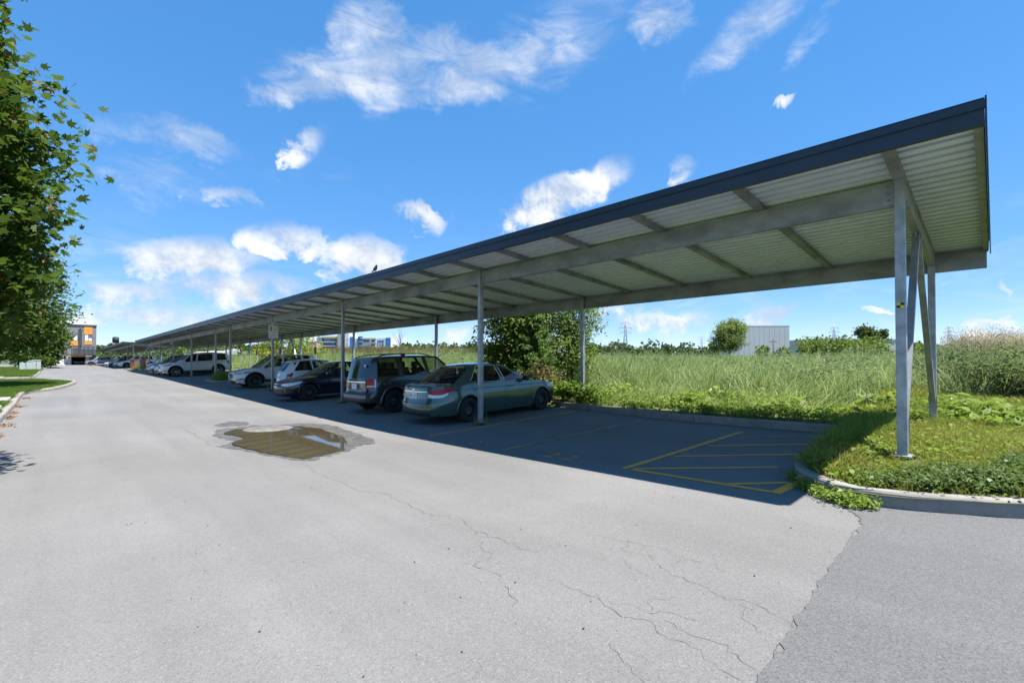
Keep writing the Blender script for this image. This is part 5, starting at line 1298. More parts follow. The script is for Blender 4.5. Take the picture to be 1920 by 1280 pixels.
# reed beds with tan plumes
reeds = [blades(22, 2.35, .30, .022, .16, 40+i, .16, tip=(.55, .13, .06, 12), hmin=.6) for i in range(3)]
def bed(name, label, x0, x1, y0, y1, dens, hs, near, keep=None):
    x, y, d = spread_points(x0, x1, y0, y1, dens, near, .8)
    if keep is not None: q = keep(x, y); x, y, d = x[q], y[q], d[q]
    p_, r_, s_, i_ = pack(x, y, verge(x, y)-.05, np.ones(len(x)), True, .4, 3); s_ *= (hs*(.8+.35*RNG.random(len(x))))[:, None]
    # stalks green, plumes tan: two objects share the points
    scatter(name, label, 'reeds', p_, r_, s_, i_, reeds, REEDM)
def reed_material():
    m = bpy.data.materials.new('reed'); m.use_nodes = True; t = NT(m.node_tree); b = t.n['Principled BSDF']; tc = t.new('ShaderNodeTexCoord'); sp = t.new('ShaderNodeSeparateXYZ'); t.l.new(tc.outputs['Object'], sp.inputs[0])
    g = t.new('ShaderNodeNewGeometry'); r = g.outputs['Random Per Island']
    green = t.mix(r, (.20, .23, .09, 1), (.36, .34, .17, 1)); tan = t.mix(r, (.46, .33, .16, 1), (.62, .47, .26, 1))
    t.l.new(t.mix(t.ramp(t.math('ADD', sp.outputs[2], t.math('MULTIPLY', r, .5)), 1.75, 2.3), green, tan), b.inputs['Base Color']); b.inputs['Roughness'].default_value = .8
    return m
REEDM = reed_material()
bed('reed_bed', 'tall reeds with tan plumes at the right edge of the field', 22, 44, -22, 6, 3.4, .84, 24, lambda x, y: (y < 2.2-.10*(x-24)+1.0*np.sin(x)) & (y < .16*x-2.6))
bed('reed_bed', 'tan reeds seen under the roof in front of the blue apartment block', 24, 42, 48, 80, 3, .95, 50)
# leafy weeds along the rear kerb
wv = [rosette(40, .075, .13, .26, 60+i, 'oval', .62, .8) for i in range(2)]+[rosette(14, .19, .16, .34, 65, 'oval', .55, .8)]+[blades(30, .44, .14, .012, .5, 70+i, .3) for i in range(4)]
x, y, d = spread_points(10.4, 15.5, -2, 36, 26, 13, 1.4)
k = (x > rear_edge(y)+.12) & (x < rear_edge(y)+2.2+.8*np.sin(y*1.7)) & ~((y < 1.1) & (x < 11)); x, y = x[k], y[k]
e = np.clip((x-rear_edge(y))/2.2, 0, 1); s = .30+.55*e+.35*RNG.random(len(x))
p_, r_, s_, i_ = pack(x, y, verge(x, y)-.02, s, False, 0, 7); scatter('kerbside_weeds', 'bright leafy weeds and grass along the rear kerb', 'weeds', p_, r_, s_, i_, wv, [WEED]*3+[WEEDG]*4)
# rough lawn on the corner island
lv = [blades(30, .15, .10, .006, .7, 80+i, .15, segs=3) for i in range(4)]+[rosette(22, .035, .07, .07, 90+i, 'oval', .7, 1.2) for i in range(2)]
poly = np.array([(p[0], p[1]) for p in ISLP]+[(30, -16), (30, 1), (10.6, 1.9)])
def inpoly(x, y):
    c = np.zeros(len(x), bool); n = len(poly); j = n-1
    for i in range(n):
        a, b = poly[i], poly[j]; q = ((a[1] > y) != (b[1] > y)) & (x < (b[0]-a[0])*(y-a[1])/(b[1]-a[1]+1e-12)+a[0]); c ^= q; j = i
    return c
def isl_dist(x, y):
    q = np.array([(p[0], p[1]) for p in ISLP]); return np.min(np.hypot(x[:, None]-q[None, :, 0], y[:, None]-q[None, :, 1]), axis=1)
n = 26000; x = RNG.uniform(6, 16.5, n); y = RNG.uniform(-9, 2.2, n); k = inpoly(x, y) & in_view(x, y); x, y = x[k], y[k]; k = (isl_dist(x, y) > .22) & (np.hypot(x-7.42, y-.72) > .22); x, y = x[k], y[k]
s = (.7+.6*RNG.random(len(x)))*np.where(y > 1.2, 1.6, 1)*np.clip(1+(x-10)*.12, 1, 2.0)
p_, r_, s_, i_ = pack(x, y, verge(x, y)-.015, s, False, 0, 6); scatter('verge_grass', 'short yellowing grass on the corner island', 'grass', p_, r_, s_, i_, lv, [LAWN]*4+[WEED]*2)
cv = [rosette(70, .030, .11, .10, 100+i, 'oval', .85, 1.3) for i in range(4)]
n = 14000; x = RNG.uniform(6, 11, n); y = RNG.uniform(-5, 1.4, n); k = inpoly(x, y); x, y = x[k], y[k]; dd = isl_dist(x, y); k = (dd > .36) & (dd < .62+.35*np.clip((.9-y), 0, 1.2)+.2*np.sin(x*5)*np.cos(y*4)) & (y < 1.0); x, y = x[k], y[k]
p_, r_, s_, i_ = pack(x, y, verge(x, y)-.01, .7+.5*RNG.random(len(x)), False, 0, 4); scatter('ground_cover', 'dark green leafy ground cover along the corner kerb', 'ground cover', p_, r_, s_, i_, cv, COVER)
# weeds growing in the joint at the kerb foot
fp = [gp(*q) for q in ((1497, 900), (1512, 912), (1530, 922), (1548, 930), (1566, 937), (1585, 942), (1604, 947), (1618, 949))]
X, Y = [], []
for q in fp:
    for _ in range(9): X.append(q.x-.03+random.gauss(0, .05)); Y.append(q.y+random.gauss(0, .06))
X, Y = np.array(X), np.array(Y); p_, r_, s_, i_ = pack(X, Y, gz(X, Y), .25+.3*RNG.random(len(X)), False, 0, 3); scatter('kerb_joint_weeds', 'leafy weeds sprouting at the foot of the corner kerb', 'weeds', p_, r_, s_, i_, [rosette(36, .075, .09, .24, 110+i, 'oval', .6, .9) for i in range(3)], WEED)
# tall shady grass at the inner corner of the island
X = RNG.uniform(7.6, 10.6, 260); Y = RNG.uniform(1.2, 1.72, 260); k = Y > 1.75-.32*(X-7.3); X, Y = X[k], Y[k]
p_, r_, s_, i_ = pack(X, Y, verge(X, Y)-.02, .8+.5*RNG.random(len(X)), True, 1.2, 3); scatter('island_grass', 'long green grass flopping over the inner island kerb', 'grass', p_, r_, s_, i_, [blades(34, .32, .10, .009, .6, 120+i, .3) for i in range(3)], WEEDG)
# mown lawn on the left
n = 30000; X = RNG.uniform(-9, .7, n); Y = RNG.uniform(14, 42, n); k = (X < np.interp(Y, [0, 28.6, 31.4, 35.3, 38.5, 42], [-1.25, -1.25, -.6, .22, .5, -.8]))
for (y0, y1, x0, x1) in ((18.3, 19.0, -2.1, -1.22), (20.4, 21.3, -2.4, -1.22), (23.6, 25.2, -2.6, -1.22)): k &= ~((Y > y0-.1) & (Y < y1+.1) & (X > x0-.1))
X, Y = X[k], Y[k]
X3 = RNG.uniform(-9, -1.5, 6000); Y3 = RNG.uniform(47.8, 92, 6000); X, Y = np.concatenate([X, X3]), np.concatenate([Y, Y3])
p_, r_, s_, i_ = pack(X, Y, gz(X, Y)+.12, (.9+.6*RNG.random(len(X)))*np.where(Y > 45, 1.7, 1), False, 0, 3); scatter('mown_grass', 'mown green lawn on the left kerb strip', 'grass', p_, r_, s_, i_, [blades(30, .10, .14, .010, .6, 130+i, .1, segs=2) for i in range(3)], LAWN2)
# scrub on the planted islands under the roof
X = np.concatenate([RNG.uniform(7.3, 11.2, 170), RNG.uniform(6.5, 11, 120)]); Y = np.concatenate([RNG.uniform(33.7, 36.0, 170), RNG.uniform(68.5, 75.6, 120)])
p_, r_, s_, i_ = pack(X, Y, gz(X, Y)+.1, .9+.5*RNG.random(len(X)), False, 0, 3); scatter('island_scrub', 'rough grass on the planted islands under the roof', 'grass', p_, r_, s_, i_, [blades(36, .55, .18, .012, .5, 140+i, .2) for i in range(3)], WEEDG)
# tufts in the post pits
X, Y = [], []
for yy in YS_A[1:4]:
    for _ in range(7): a = random.uniform(0, 6.28); X.append(XF+.16*math.cos(a)); Y.append(yy+.16*math.sin(a))
X, Y = np.array(X), np.array(Y); p_, r_, s_, i_ = pack(X, Y, gz(X, Y), .5+.6*RNG.random(len(X)), False, 0, 2); scatter('post_weeds', 'thin weeds growing round the feet of the front posts', 'weeds', p_, r_, s_, i_, [blades(9, .38, .05, .008, .4, 150+i, .1) for i in range(2)], WEEDG)
# big-leaved burdock plants: every leaf a part
def burdock(label, x, y, n, size, m=WEED):
    t = thing('burdock_plant', label, 'plant', (x, y, float(verge(x, y))))
    for i in range(n):
        a = 6.283*i/n+random.uniform(-.4, .4); L = size*random.uniform(.7, 1.25); P = []
        st = random.uniform(.25, .6)*size*1.6; tilt = random.uniform(-.1, .5)
        for j, q in enumerate(np.linspace(0, 1, 7)):
            w = L*.42*math.sin(math.pi*min(1, q*.92+.1))**.7
            row = []
            for f in (-1, -.5, 0, .5, 1):
                rr = .12*size+L*q; z = st+L*tilt*q-.35*L*q*q+.10*w*abs(f)*2+.03*L*math.sin(9*q+f*3)
                row.append((rr*math.cos(a)-w*f*math.sin(a), rr*math.sin(a)+w*f*math.cos(a), z))
            P.append(row)
        lf = MB().grid(P).build('leaf', m, t)
        MB().tube([(0, 0, 0), (.10*size*math.cos(a), .10*size*math.sin(a), st)], .01, 5).build('stalk', m, lf)
    return t
p = gp(1385, 742, 0, verge); burdock('burdock with broad pale leaves at the middle of the rear kerb', p.x, p.y, 9, .42, leafmat('burdock_leaf', (.20, .29, .10), (.27, .36, .15), .45, .4))
p = gp(1640, 770, 0, verge); burdock('burdock plant left of the first carport post', p.x, p.y, 9, .36, MATS['burdock_leaf'])
p = gp(1800, 725, 0, verge); burdock('burdock with big bright leaves right of the first carport post', p.x, p.y, 10, .5, leafmat('bright_burdock_leaf', (.20, .32, .06), (.28, .40, .10), .5, .4))
p = gp(1470, 752, 0, verge); burdock('small burdock between the two larger ones behind the rear kerb', p.x, p.y, 7, .3, MATS['burdock_leaf'])
# broad-leaved bush at the foot of the second rear post
tree('weed_bush', 'low dark green bush spilling over the rear kerb at the second rear post', (11.75, 9.2, .5), [(11.75, 9.4, .72, .42, 1.1, .32), (11.7, 8.5, .62, .35, .6, .22)], leafmat('bush_leaf', (.085, .16, .02), (.17, .25, .04), .45, .4), 80, 30, .11, .10, 'oval', 'shrub', .015, aspect=.62, limbs=5, shell=.2)

# dry leaf litter gathered at the foot of the left kerb
X = -.98+np.abs(RNG.normal(size=96))*.10; Y = np.concatenate([RNG.normal(c, .22, 16) for c in (15.0, 17.2, 19.2, 20.6, 23.0, 27.0)])
p_, r_, s_, i_ = pack(X, Y, gz(X, Y)+.004, .7+.6*RNG.random(len(X)), False, 0, 2); scatter('leaf_litter', 'dry orange-brown leaves gathered at the foot of the left kerb', 'leaves', p_, r_, s_, i_, [rosette(8, .035, .05, .015, 300+i, 'oval', .7, 1.5) for i in range(2)], leafmat('dry_leaf', (.20, .10, .05), (.30, .17, .09), .2, .7))

# grit and crumbs lying on the asphalt
def pebble(seed):
    r = np.random.default_rng(seed); V = np.array([(1, 0, 0), (-1, 0, 0), (0, 1, 0), (0, -1, 0), (0, 0, .8), (0, 0, -.3)])*(.7+.6*r.random((6, 1)))
    return V, np.array([(0, 2, 4), (2, 1, 4), (1, 3, 4), (3, 0, 4), (2, 0, 5), (1, 2, 5), (3, 1, 5), (0, 3, 5)])
n = 520; X = RNG.uniform(.5, 6.3, n); Y = RNG.uniform(.6, 9, n); q = RNG.random(n); X = np.where(q < .35, 6.9+RNG.normal(size=n)*.3-.25*np.abs(RNG.normal(size=n)), X); Y = np.where(q < .35, RNG.uniform(1.0, 2.3, n), Y); k = X < 6.0; X, Y = X[k], Y[k]
X2 = rear_edge(np.linspace(2.2, 9, 260))-.28-np.abs(RNG.normal(size=260))*.12; Y2 = np.linspace(2.2, 9, 260); X, Y = np.concatenate([X, X2]), np.concatenate([Y, Y2])
p_, r_, s_, i_ = pack(X, Y, gz(X, Y)+.007, .003+.007*RNG.random(len(X))**3, False, 0, 3); scatter('grit', 'loose grit and crumbs scattered on the asphalt', 'grit', p_, r_, s_, i_, [pebble(i) for i in range(3)], mat('grit_stone', (.16, .15, .135), .9))
# ---------------------------------------------------------------- things farther off
def aty(px, py, y):
    r = ray(px, py); k = y/r.y; return Vector((r.x*k, y, CAMZ+r.z*k))
GLZ = mat('window_glass', (.10, .13, .16), .08, spec=.8); FRM = mat('window_frame', (.03, .03, .033), .5); GREYW = mat('grey_siding', (.20, .195, .205), .8, var=.15, vscale=2); DARKW = mat('dark_siding', (.05, .052, .06), .7, var=.2, vscale=2)
ORG = mat('orange_panel', (.66, .27, .05), .6, var=.08, vscale=2); STONE = mat('pale_masonry', (.52, .49, .45), .9, var=.2, vscale=3, bump=.3, bscale=20); BLIND = mat('white_blind', (.72, .73, .74), .7)
# three-storey townhouse closing the road
YB = 138.0
def fx_(X): return aty(120+X/10.67, 680, YB).x
def fz_(Y): return aty(150, 600+Y/10.67, YB).z
def townhouse():
    g = fz_(897); t = thing('townhouse', 'grey three-storey townhouse with orange panels at the end of the road', 'building', (0, 0, 0))
    def B(name, X0, X1, Y0, Y1, d0, d1, m, parent=t):
        return MB().box(fx_(X0), fx_(X1), YB-d1, YB-d0, fz_(Y1), fz_(Y0)).build(name, m, parent)
    B('wall', -700, 640, 95, 700, -9, 0, GREYW); B('parapet', -700, 645, 88, 122, -9.1, .12, DARKW)
    base = B('ground_floor', 432, 640, 700, 900, -9, -.05, STONE); B('ground_floor', -700, 143, 700, 900, -9, -.05, STONE)
    B('ground_floor', 143, 432, 700, 735, -9, -.06, DARKW)
    # garage: back and side walls so the opening has depth
    gr = B('garage_wall', 143, 432, 735, 900, -6.2, -6.0, DARKW)
    w = B('orange_panel', 395, 560, 122, 282, .003, .06, ORG); B('orange_panel', 400, 560, 420, 487, .003, .06, ORG); B('orange_panel', 95, 275, 415, 512, .003, .06, ORG); B('orange_panel', 143, 430, 695, 737, .003, .10, ORG)
    B('dark_panel', 278, 352, 180, 690, .003, .05, DARKW); B('dark_panel', 563, 640, 690, 722, .003, .09, DARKW)
    for (X0, X1, Y0, Y1, split) in ((402, 555, 288, 418, 480), (165, 272, 308, 412, 0)):
        f = B('window', X0, X1, Y0, Y1, .003, .05, FRM)
        if split:
            B('pane', X0+8, split-4, Y0+8, Y1-6, .051, .06, BLIND, f); B('pane', split+6, X1-8, Y0+8, Y0+60, .051, .06, GLZ, f); B('pane', split+6, X1-8, Y0+68, Y1-6, .051, .06, BLIND, f)
        else: B('pane', X0+6, X1-12, Y0+6, Y1-6, .051, .06, BLIND, f)
    # balcony floor of the middle storey with sliding doors and a slatted rail
    for (X0, X1) in ((180, 270), (320, 395), (405, 470), (480, 545), (560, 610)):
        f = B('balcony_door', X0, X1, 520, 690, .003, .05, FRM); B('pane', X0+8, X1-8, 532, 680, .051, .06, GLZ, f)
    b = B('balcony_slab', 90, 645, 690, 706, .1, 1.3, DARKW)
    for X in range(140, 640, 28): B('baluster', X, X+18, 600, 690, 1.18, 1.22, DARKW, b)
    B('balcony_rail', 130, 640, 588, 600, 1.15, 1.25, DARKW, b)
    d = B('front_door', 505, 592, 725, 878, -.048, .0, FRM); B('pane', 518, 580, 740, 865, .001, .012, GLZ, d)
    for X0 in (-320, -120): q = B('garage_door', X0, X0+140, 735, 895, -.048, .0, BLIND)
    q = B('window', 0, 55, 735, 880, -.048, .0, FRM); B('pane', 6, 48, 745, 870, .001, .01, GLZ, q)
townhouse()
make_front_sedan(mat('garage_car_paint', (.16, .16, .17), .3, metal=.5, coat=1), 'dim car inside the open garage of the townhouse', 0, 0, 'alloy10', GUNM)
gc = [o for o in COL.objects if o.get('label', '').startswith('dim car inside')][0]
gc.rotation_euler = (0, 0, -math.pi/2); gc.location = ((fx_(143)+fx_(432))/2, YB+5.4, fz_(897)); gc['group'] = 'cars parked elsewhere'
# pale utility boxes on the lawn
def cabinet(label, px0, px1, y0, y1_, m):
    p = gp((px0+px1)/2, y1_, 0, lambda x, y: gz(x, y)+.125); D = p.x*FV.x+p.y*FV.y; w = (px1-px0)*D/F_PX; h = (y1_-y0)*D/F_PX
    t = thing('utility_box', label, 'utility box', (p.x, p.y, p.z), -AZ+.75)
    MB().box(-w/2-.05, w/2+.05, -.1, w*.35+.1, -.1, .06).build('plinth', SLAB, t); MB().box(-w/2, w/2, 0, w*.35, .06, h, .03).build('cabinet', m, t); MB().box(-w/2-.03, w/2+.03, -.03, w*.35+.03, h-.08, h+.02, .02).build('lid', m, t)
    MB().box(-.03, .03, -.02, 0, h*.5, h*.58).build('latch', FRM, t); MB().box(-.012, .012, -.006, .0, .1, h-.1).build('door_gap', SEAM, t)
CAB = mat('cabinet_green', (.40, .45, .43), .5, var=.1, vscale=2)
cabinet('wider pale green utility box on the lawn', 40, 57, 676, 694.5, CAB); cabinet('narrow pale green utility box beside the wider one', 62.5, 74, 675, 694, CAB)
# brown bins on the far island
BIN = mat('brown_bin', (.30, .14, .07), .6, var=.3, vscale=5, base2=(.22, .10, .05)); BINL = mat('bin_lid', (.16, .09, .06), .6)
for px, lab in ((250.5, 'brown wheeled bin on the far island, the left of the pair'), (268.5, 'brown wheeled bin on the far island, the right of the pair')):
    p = gp(px, 692.5, .1); t = thing('bin', lab, 'bin', (p.x, p.y, float(gz(p.x, p.y))+.1), -AZ+.1, 'brown bins')
    MB().add([(-.20, -.19, .08), (.20, -.19, .08), (.20, .19, .08), (-.20, .19, .08), (-.26, -.25, 1.12), (.26, -.25, 1.12), (.26, .25, 1.12), (-.26, .25, 1.12)], [(0, 3, 2, 1), (4, 5, 6, 7), (0, 1, 5, 4), (1, 2, 6, 5), (2, 3, 7, 6), (3, 0, 4, 7)]).build('tub', BIN, t)
    MB().box(-.30, .30, -.30, .30, 1.12, 1.22, .03).build('lid', BINL, t); MB().tube([(-.25, .33, 1.1), (.25, .33, 1.1)], .02, 6).build('handle', BINL, t)
    for sx in (-.22, .22): MB().lathe([(0, -.03), (.1, -.03), (.1, .03), (0, .03)], 12, 'x', (sx, .2, .1)).build('wheel', RUB, t)
# number plates on thin posts behind the stalls
BRN = mat('sign_brown', (.07, .05, .045), .6); GP = mat('sign_post', (.42, .43, .44), .5, metal=.5)
for px, y0, y1_, lab in ((453, 655, 685, 'small dark stall sign on a thin post, farthest left'), (482.5, 656, 682, 'small dark stall sign between two rear posts, second from left'), (526.5, 653, 672, 'small dark stall sign beside the rear brace'), (592.5, 651, 676, 'small dark stall sign right of the white hatchback')):
    p = atx(px, y0, 12.0); t = thing('stall_sign', lab, 'sign', (p.x, p.y, float(verge(p.x, p.y))), 0, 'stall signs')
    h = p.z-float(verge(p.x, p.y)); MB().box(-.02, .02, -.02, .02, -.1, h, 0).build('post', GP, t); MB().box(-.05, -.022, -.16, .16, h-.44, h+.03, .006).build('panel', BRN, t); MB().box(-.053, -.0505, -.10, .10, h-.14, h-.1).build('print_line', INK, t)
# blue skip with a grey tarpaulin, pale trailer
p = atdist(330, 682, 58)
t = thing('skip_container', 'blue container with a sloping lid behind the big white SUV', 'container', (p.x, p.y, float(verge(12, p.y))-.25), -AZ)
BLUE = mat('container_blue', (.035, .11, .36), .5, var=.15, vscale=2); 
MB().add([(-1.5, 0, 0), (1.2, 0, 0), (1.2, 1.6, 0), (-1.5, 1.6, 0), (-1.5, 0, .9), (1.0, 0, 1.75), (1.0, 1.6, 1.75), (-1.5, 1.6, .9)], [(0, 3, 2, 1), (4, 5, 6, 7), (0, 1, 5, 4), (1, 2, 6, 5), (2, 3, 7, 6), (3, 0, 4, 7)]).build('tub', BLUE, t)
MB().bar((-1.75, .8, .86), (1.05, .8, 1.82), 1.75, .09).build('lid', mat('lid_slate', (.16, .19, .26), .6), t)
for i in range(6): MB().box(-1.2+i*.4, -1.16+i*.4, -.03, 0, .1, .95+i*.12).build('rib', BLUE, t)
# apartment block, blue and white
WHW = mat('white_render', (.62, .63, .64), .8, var=.06, vscale=.3); BLP = mat('blue_panel', (.03, .16, .50), .6); BLD = mat('slate_blue_panel', (.10, .20, .32), .6); YLW = mat('cream_cornice', (.55, .50, .30), .7); GRW = mat('grey_render', (.33, .36, .36), .8); DKG = mat('dark_glazing', (.05, .07, .10), .15)
DA = 230.; kA = DA/F_PX; o = atdist(660, 680, DA)
ap = thing('apartment_block', 'blue and white apartment block seen under the carport roof', 'building', (o.x, o.y, .3), -AZ)
def AB(name, px0, px1, y0, y1_, d0, d1, m, parent=ap): return MB().box((px0-660)*kA, (px1-660)*kA, d0, d1, max(-.4, (680-y1_)*kA+1.35), (680-y0)*kA+1.35).build(name, m, parent)
AB('wing', 600, 634, 632, 682, .3, 14, GRW); AB('wing', 634, 655, 625, 682, -1, 14, WHW); AB('wing', 655, 720, 634, 682, 0, 14, WHW); AB('wing', 720, 733, 634, 682, -.6, 13, WHW)
AB('slate_panel', 595, 603.5, 633, 644, -.8, 4, BLD); AB('cornice', 603.5, 632, 630, 633, -.5, 6, YLW); AB('cornice', 680, 706, 633.5, 635.5, -.9, 3, YLW)
AB('grey_pier', 634.5, 641, 626, 682, -1.3, -1.0, GRW)
for i in range(4):
    yy = 635+i*7.4
    for px in (604, 609.5, 615, 620, 625.5): AB('window', px, px+4.2, yy, yy+5.2, .05, .3, DKG if (i+int(px)) % 3 else BLP)
    AB('balcony', 603, 629, yy+5.4, yy+6.4, -.9, .3, WHW)
    AB('window', 651.5, 652.8, yy+1, yy+4.5, -1.06, -1, DKG)
    AB('window', 675, 679, yy, yy+5, -.95, -.5, DKG); AB('balcony', 674, 680, yy+5.2, yy+6, -1.4, -.5, WHW)
    AB('window', 696, 703, yy+2, yy+6.5, -.06, 0, DKG); AB('balcony', 694, 706, yy+6.6, yy+7.4, -1.2, 0, WHW)
    for px in (707, 711.5, 716.5): AB('window', px, px+2, yy+2.5, yy+5.5, -.06, 0, DKG)
    AB('window', 727, 731, yy+1, yy+5, -.68, -.6, DKG)
AB('blue_panel', 655.5, 663, 631, 660, -.12, 0, BLP); AB('blue_panel', 671, 674.5, 631, 660, -.5, 0, BLP); AB('blue_panel', 681, 692, 637, 641, -.12, 0, BLP); AB('blue_panel', 681, 691.5, 649, 658, -.12, 0, BLP)
AB('blue_panel', 707, 719.5, 638, 641.5, -.12, 0, BLP); AB('blue_panel', 707, 719.5, 651.5, 655, -.12, 0, BLP); AB('blue_panel', 724, 733, 633, 649, -.75, -.602, BLP); AB('blue_panel', 671.5, 680, 630.5, 633.5, -.8, 0, BLP)
# shops and houses on the left
def block(name, label, px0, px1, y0, y1_, D, depth, m, roof=None, cat='building', nwin=0, band=None):
    k = D/F_PX; o = atdist((px0+px1)/2, 680, D); t = thing(name, label, cat, (o.x, o.y, .4), -AZ); w = (px1-px0)*k/2; z0 = max(-.4, (680-y1_)*k+1.25); z1 = (680-y0)*k+1.25
    MB().box(-w, w, 0, depth, -.5, z1).build('wall', m, t)
    if roof == 'gable':
        e = (z1)*.28; MB().add([(-w-.3, -.4, z1), (w+.3, -.4, z1), (w+.3, depth+.4, z1), (-w-.3, depth+.4, z1), (-w-.3, depth/2, z1+e), (w+.3, depth/2, z1+e)], [(0, 1, 5, 4), (2, 3, 4, 5), (0, 4, 3), (1, 2, 5), (0, 3, 2, 1)]).build('roof', mat('grey_roof', (.30, .30, .31), .8), t)
    else: MB().box(-w-.15, w+.15, -.15, depth, z1, z1+.35).build('parapet', band or m, t)
    for i in range(nwin):
        x = -w+2*w*(i+.5)/nwin; MB().box(x-w/nwin*.5, x+w/nwin*.5, -.06, 0, z1*.35, z1*.72).build('window', DKG, t)
    return t
REDB = mat('brick_shop', (.45, .20, .14), .9, var=.2, vscale=.4); YLB = mat('yellow_shop', (.75, .60, .05), .7); PINKB = mat('salmon_brick', (.55, .36, .28), .9, var=.1, vscale=.5)
block('shop', 'long red brick shop building under the green hillside', 496, 560, 657, 672, 210, 20, REDB, nwin=8, band=mat('red_band', (.5, .12, .10), .7))
block('shop', 'yellow-fronted shop left of the red brick shop', 474, 497, 656, 672, 205, 20, YLB, nwin=3, band=YLB); block('shop', 'salmon brick shop with a yellow sign right of the red one', 545, 598, 655, 672, 225, 20, PINKB, nwin=6, band=YLB)
block('house', 'pale low house with a grey gable roof seen over the big white SUV', 374, 408, 664, 680, 110, 9, WHW, 'gable', 'house', 5); block('house', 'pale shed just left of the low house over the big white SUV', 352, 371, 665, 680, 115, 9, WHW, 'gable', 'house', 2)
block('house', 'peach house right of the pale low house', 410, 426, 661, 680, 125, 9, mat('peach_render', (.6, .42, .30), .8), 'gable', 'house', 2)
block('house', 'white house glimpsed through the far carport', 205, 236, 668, 690, 175, 9, WHW, 'gable', 'house', 3); block('hilltop_house', 'big house with a brown roof on the wooded ridge', 573, 593, 640, 660, 420, 14, PINKB, 'gable', 'house', 4)
# white warehouse and low warehouse
DW = 130.; kW = DW/F_PX; o = atdist(1424, 680, DW)
wh = thing('warehouse', 'tall windowless white warehouse across the field', 'building', (o.x, o.y, .4), -AZ-.06)
CLAD = mat('white_cladding', (.52, .53, .57), .7, var=.06, vscale=.3); w_ = 55*kW
n = 12
for i in range(n): MB().box(-w_+2*w_*i/n+.02, -w_+2*w_*(i+1)/n-.02, .02, 8, -.5, 11.3).build('wall_panel', CLAD, wh)
MB().box(-w_-.02, w_+.02, .0, 8.1, 11.3, 11.6).build('parapet', CLAD, wh)
block('low_warehouse', 'long low pale warehouse roof behind the hedge', 1522, 1700, 637, 660, 140, 30, CLAD, band=mat('pale_roof', (.62, .64, .66), .6), nwin=0)
# lattice pylons
PYL = mat('pylon_steel', (.36, .38, .41), .6, metal=.3)
def pylon(px, ytop, D, label):
    k = D/F_PX; o = atdist(px, 680, D); t = thing('pylon', label, 'pylon', (o.x, o.y, .5), -AZ, 'power pylons'); H = (680-ytop)*k+1.2
    hw = lambda z: (.085*(1-z/H)+.018)*H*.55
    for sx in (-1, 1):
        for sy in (-1, 1): MB().tube([(sx*hw(z), sy*hw(z), z) for z in (0, H*.5, H)], [.28, .24, .16], 5).build('leg', PYL, t)
    zz = np.linspace(0, H*.97, 11)
    for a, b in zip(zz[:-1], zz[1:]):
        for sy in (-1, 1):
            MB().bar((-hw(a), sy*hw(a), a), (hw(b), sy*hw(b), b), .16, .16).build('brace', PYL, t); MB().bar((hw(a), sy*hw(a), a), (-hw(b), sy*hw(b), b), .16, .16).build('brace', PYL, t)
    for q, L in ((.70, .12), (.80, .14), (.90, .10)):
        MB().bar((-L*H, 0, H*q), (L*H, 0, H*q), .5, .3).build('cross_arm', PYL, t)
        for s in (-1, 1):
            MB().bar((s*L*H, 0, H*q), (s*hw(H*q), 0, H*(q+.05)), .2, .2).build('arm_stay', PYL, t)
            MB().tube([(s*L*H, 0, H*q), (s*L*H, 0, H*q-1.6)], .18, 5).build('insulator', PYL, t)
pylon(1173, 598, 430, 'lattice power pylon rising left of the round tree'); pylon(1565, 608, 480, 'lattice power pylon left of the first carport post'); pylon(1781, 608, 480, 'lattice power pylon just right of the carport end frame'); pylon(1316, 627, 900, 'faint distant pylon left of the white warehouse')
wp = thing('utility_pole', 'thin wooden utility pole in front of the white warehouse', 'pole', tuple(atdist(1450, 680, 90))[:2]+(.8,)); kz = 90/F_PX
MB().tube([(0, 0, -.2), (0, 0, (680-635)*kz+.8)], .10, 7).build('shaft', BARK, wp); MB().bar((-.7*RV.x, -.7*RV.y, 4.9), (.7*RV.x, .7*RV.y, 4.9), .1, .1).build('cross_arm', BARK, wp)
wt = thing('water_tower', 'dark water tower on the wooded ridge over the far carport', 'tower', tuple(atdist(217, 640, 620))[:2]+(20,)); kt = 620/F_PX
MB().lathe([(0, 8), (3.5, 8), (3.6, 14.5), (2.8, 15.8), (0, 16.4)], 16).build('tank', DARKW, wt)
for a in range(4): MB().tube([(2.6*math.cos(a*1.57), 2.6*math.sin(a*1.57), -6), (2.4*math.cos(a*1.57), 2.4*math.sin(a*1.57), 8.2)], .35, 6).build('leg', DARKW, wt)
# wooded hill behind the shops
def ridge_h(px): return float(np.interp(px, [-200, 100, 180, 225, 260, 330, 420, 520, 600, 660, 740, 900, 1000], [646, 646, 648, 643, 645, 642, 644, 648, 650, 658, 668, 676, 684]))
P = []
for D in (330, 400, 480, 560, 640, 720, 900):
    q = np.interp(D, [330, 640, 900], [0, 1, .9]); row = []
    for px in range(-260, 1060, 30):
        p = atdist(px, 680, D); h = max(0, (680-ridge_h(px)-6)*640/F_PX)*q*q*(3-2*q); row.append((p.x, p.y, .3+h))
    P.append(row)
MB().grid(P).build('hill', mat('hill_green', (.06, .09, .03), .95, var=.4, vscale=.02), kind='structure')
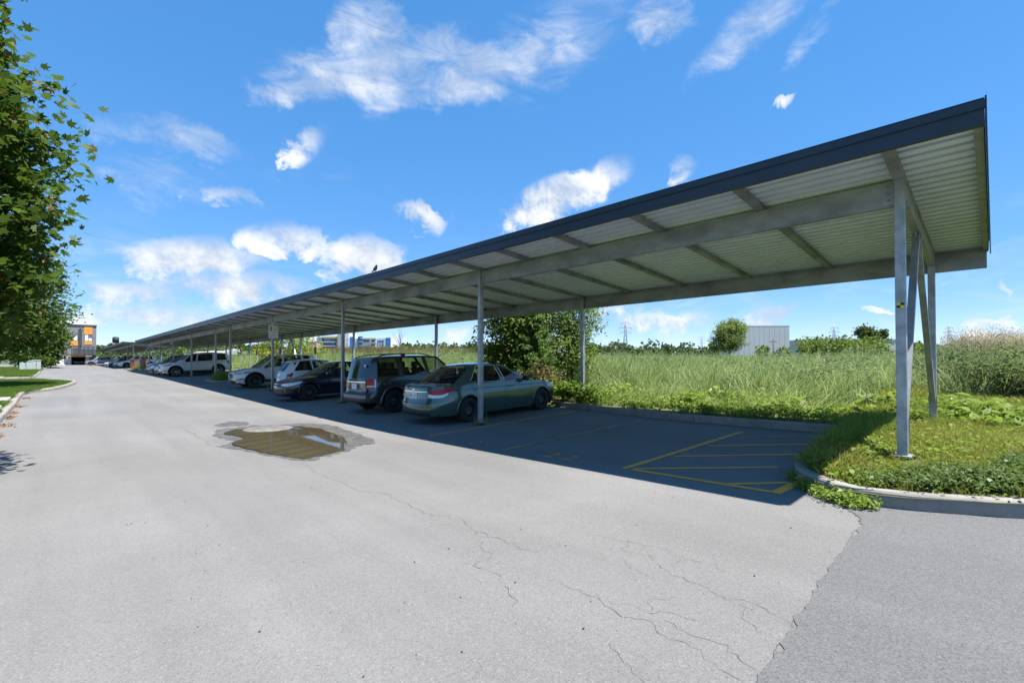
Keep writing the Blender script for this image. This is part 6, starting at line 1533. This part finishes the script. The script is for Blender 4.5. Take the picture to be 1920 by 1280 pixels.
# woods: too far off to tell one tree from the next
def wood(name, label, spec, m, leaf=1.0, per=130):
    V, Fq, o = [], [], 0
    for (px, ytop, ybase, D, wpx) in spec:
        k = D/F_PX; c = atdist(px, (ytop+ybase)/2, D); rz = (ybase-ytop)/2*k; rx = wpx/2*k
        n = int(per*(.7+.6*random.random())); d = RNG.normal(size=(n, 3)); d /= np.linalg.norm(d, axis=1)[:, None]; r = .45+.6*RNG.random(n)**.5
        lob = 1+.25*np.sin(3*np.arctan2(d[:, 1], d[:, 0])+px)*np.cos(4*d[:, 2]+px)
        Q = np.array(c)+d*(r*lob)[:, None]*np.array([rx, rx, rz]); Q = Q[Q[:, 2] > -.3]
        v, f = leaf_cloud(Q, leaf*(.6+.8*RNG.random(len(Q)))*k*7, 'quad', .3); V.append(v); Fq.append(f+o); o += len(v)
    me = mesh_np(name, np.concatenate(V), np.concatenate(Fq)); return link(name, me, m, None, label=label, cat='wood', kind='stuff')
R_ = random.uniform
sp = []
for px in range(-60, 720, 9):
    y = ridge_h(px); sp += [(px+R_(-4, 4), y+R_(-2, 2), y+13, 630+R_(-20, 20), 17), (px+R_(-4, 4), y+9+R_(-2, 2), y+20, 520+R_(-20, 20), 18), (px+R_(-4, 4), y+15+R_(-2, 2), y+30, 420, 19)]
wood('hillside_wood', 'green wooded hillside behind the shops', sp, FAR1, .55, 95)
sp = [(px+R_(-5, 5), 645+R_(-4, 4), 672, 190+R_(-15, 25), 22+R_(-5, 8)) for px in range(738, 1010, 8)]+[(px+R_(-5, 5), 654+R_(-4, 4), 674, 160, 20) for px in range(740, 900, 12)]
wood('distant_wood', 'mixed green wood behind the grey SUV', sp, FAR1, .5, 150)
sp = [(px+R_(-5, 5), 648+R_(-5, 5), 672, 230+R_(-20, 20), 26+R_(-6, 10)) for px in range(1100, 1500, 12)]+[(1155, 640, 668, 150, 40), (1225, 637, 668, 150, 46), (1290, 641, 668, 150, 40), (1340, 648, 668, 140, 30)]
sp += [(px+R_(-5, 5), 643+R_(-5, 5), 670, 200, 26) for px in range(1700, 2100, 14)]+[(1800, 634, 668, 120, 40), (1850, 640, 668, 120, 40)]
wood('distant_wood', 'low line of trees along the far side of the field', sp, FAR2, .55, 130)
sp = [(px+R_(-5, 5), 634+R_(-4, 4), 672, 62+R_(-3, 3), 34+R_(-6, 8)) for px in range(1505, 1660, 11)]+[(1520, 640, 670, 60, 30), (1430, 648, 672, 62, 26), (1468, 650, 672, 62, 26), (1730, 640, 668, 60, 40)]
wood('hedge_scrub', 'bright green scrub in front of the low warehouse', sp, leafmat('scrub_leaf', (.10, .155, .025), (.17, .22, .04), .4, .6), .42, 240)
sp = [(px+R_(-3, 3), 652+R_(-3, 3), 690, 125+R_(-10, 20), 26) for px in range(188, 470, 12)]+[(665, 655, 680, 60, 60)]
wood('verge_scrub', 'leafy scrub behind the carports', sp, FAR1, .45, 160)
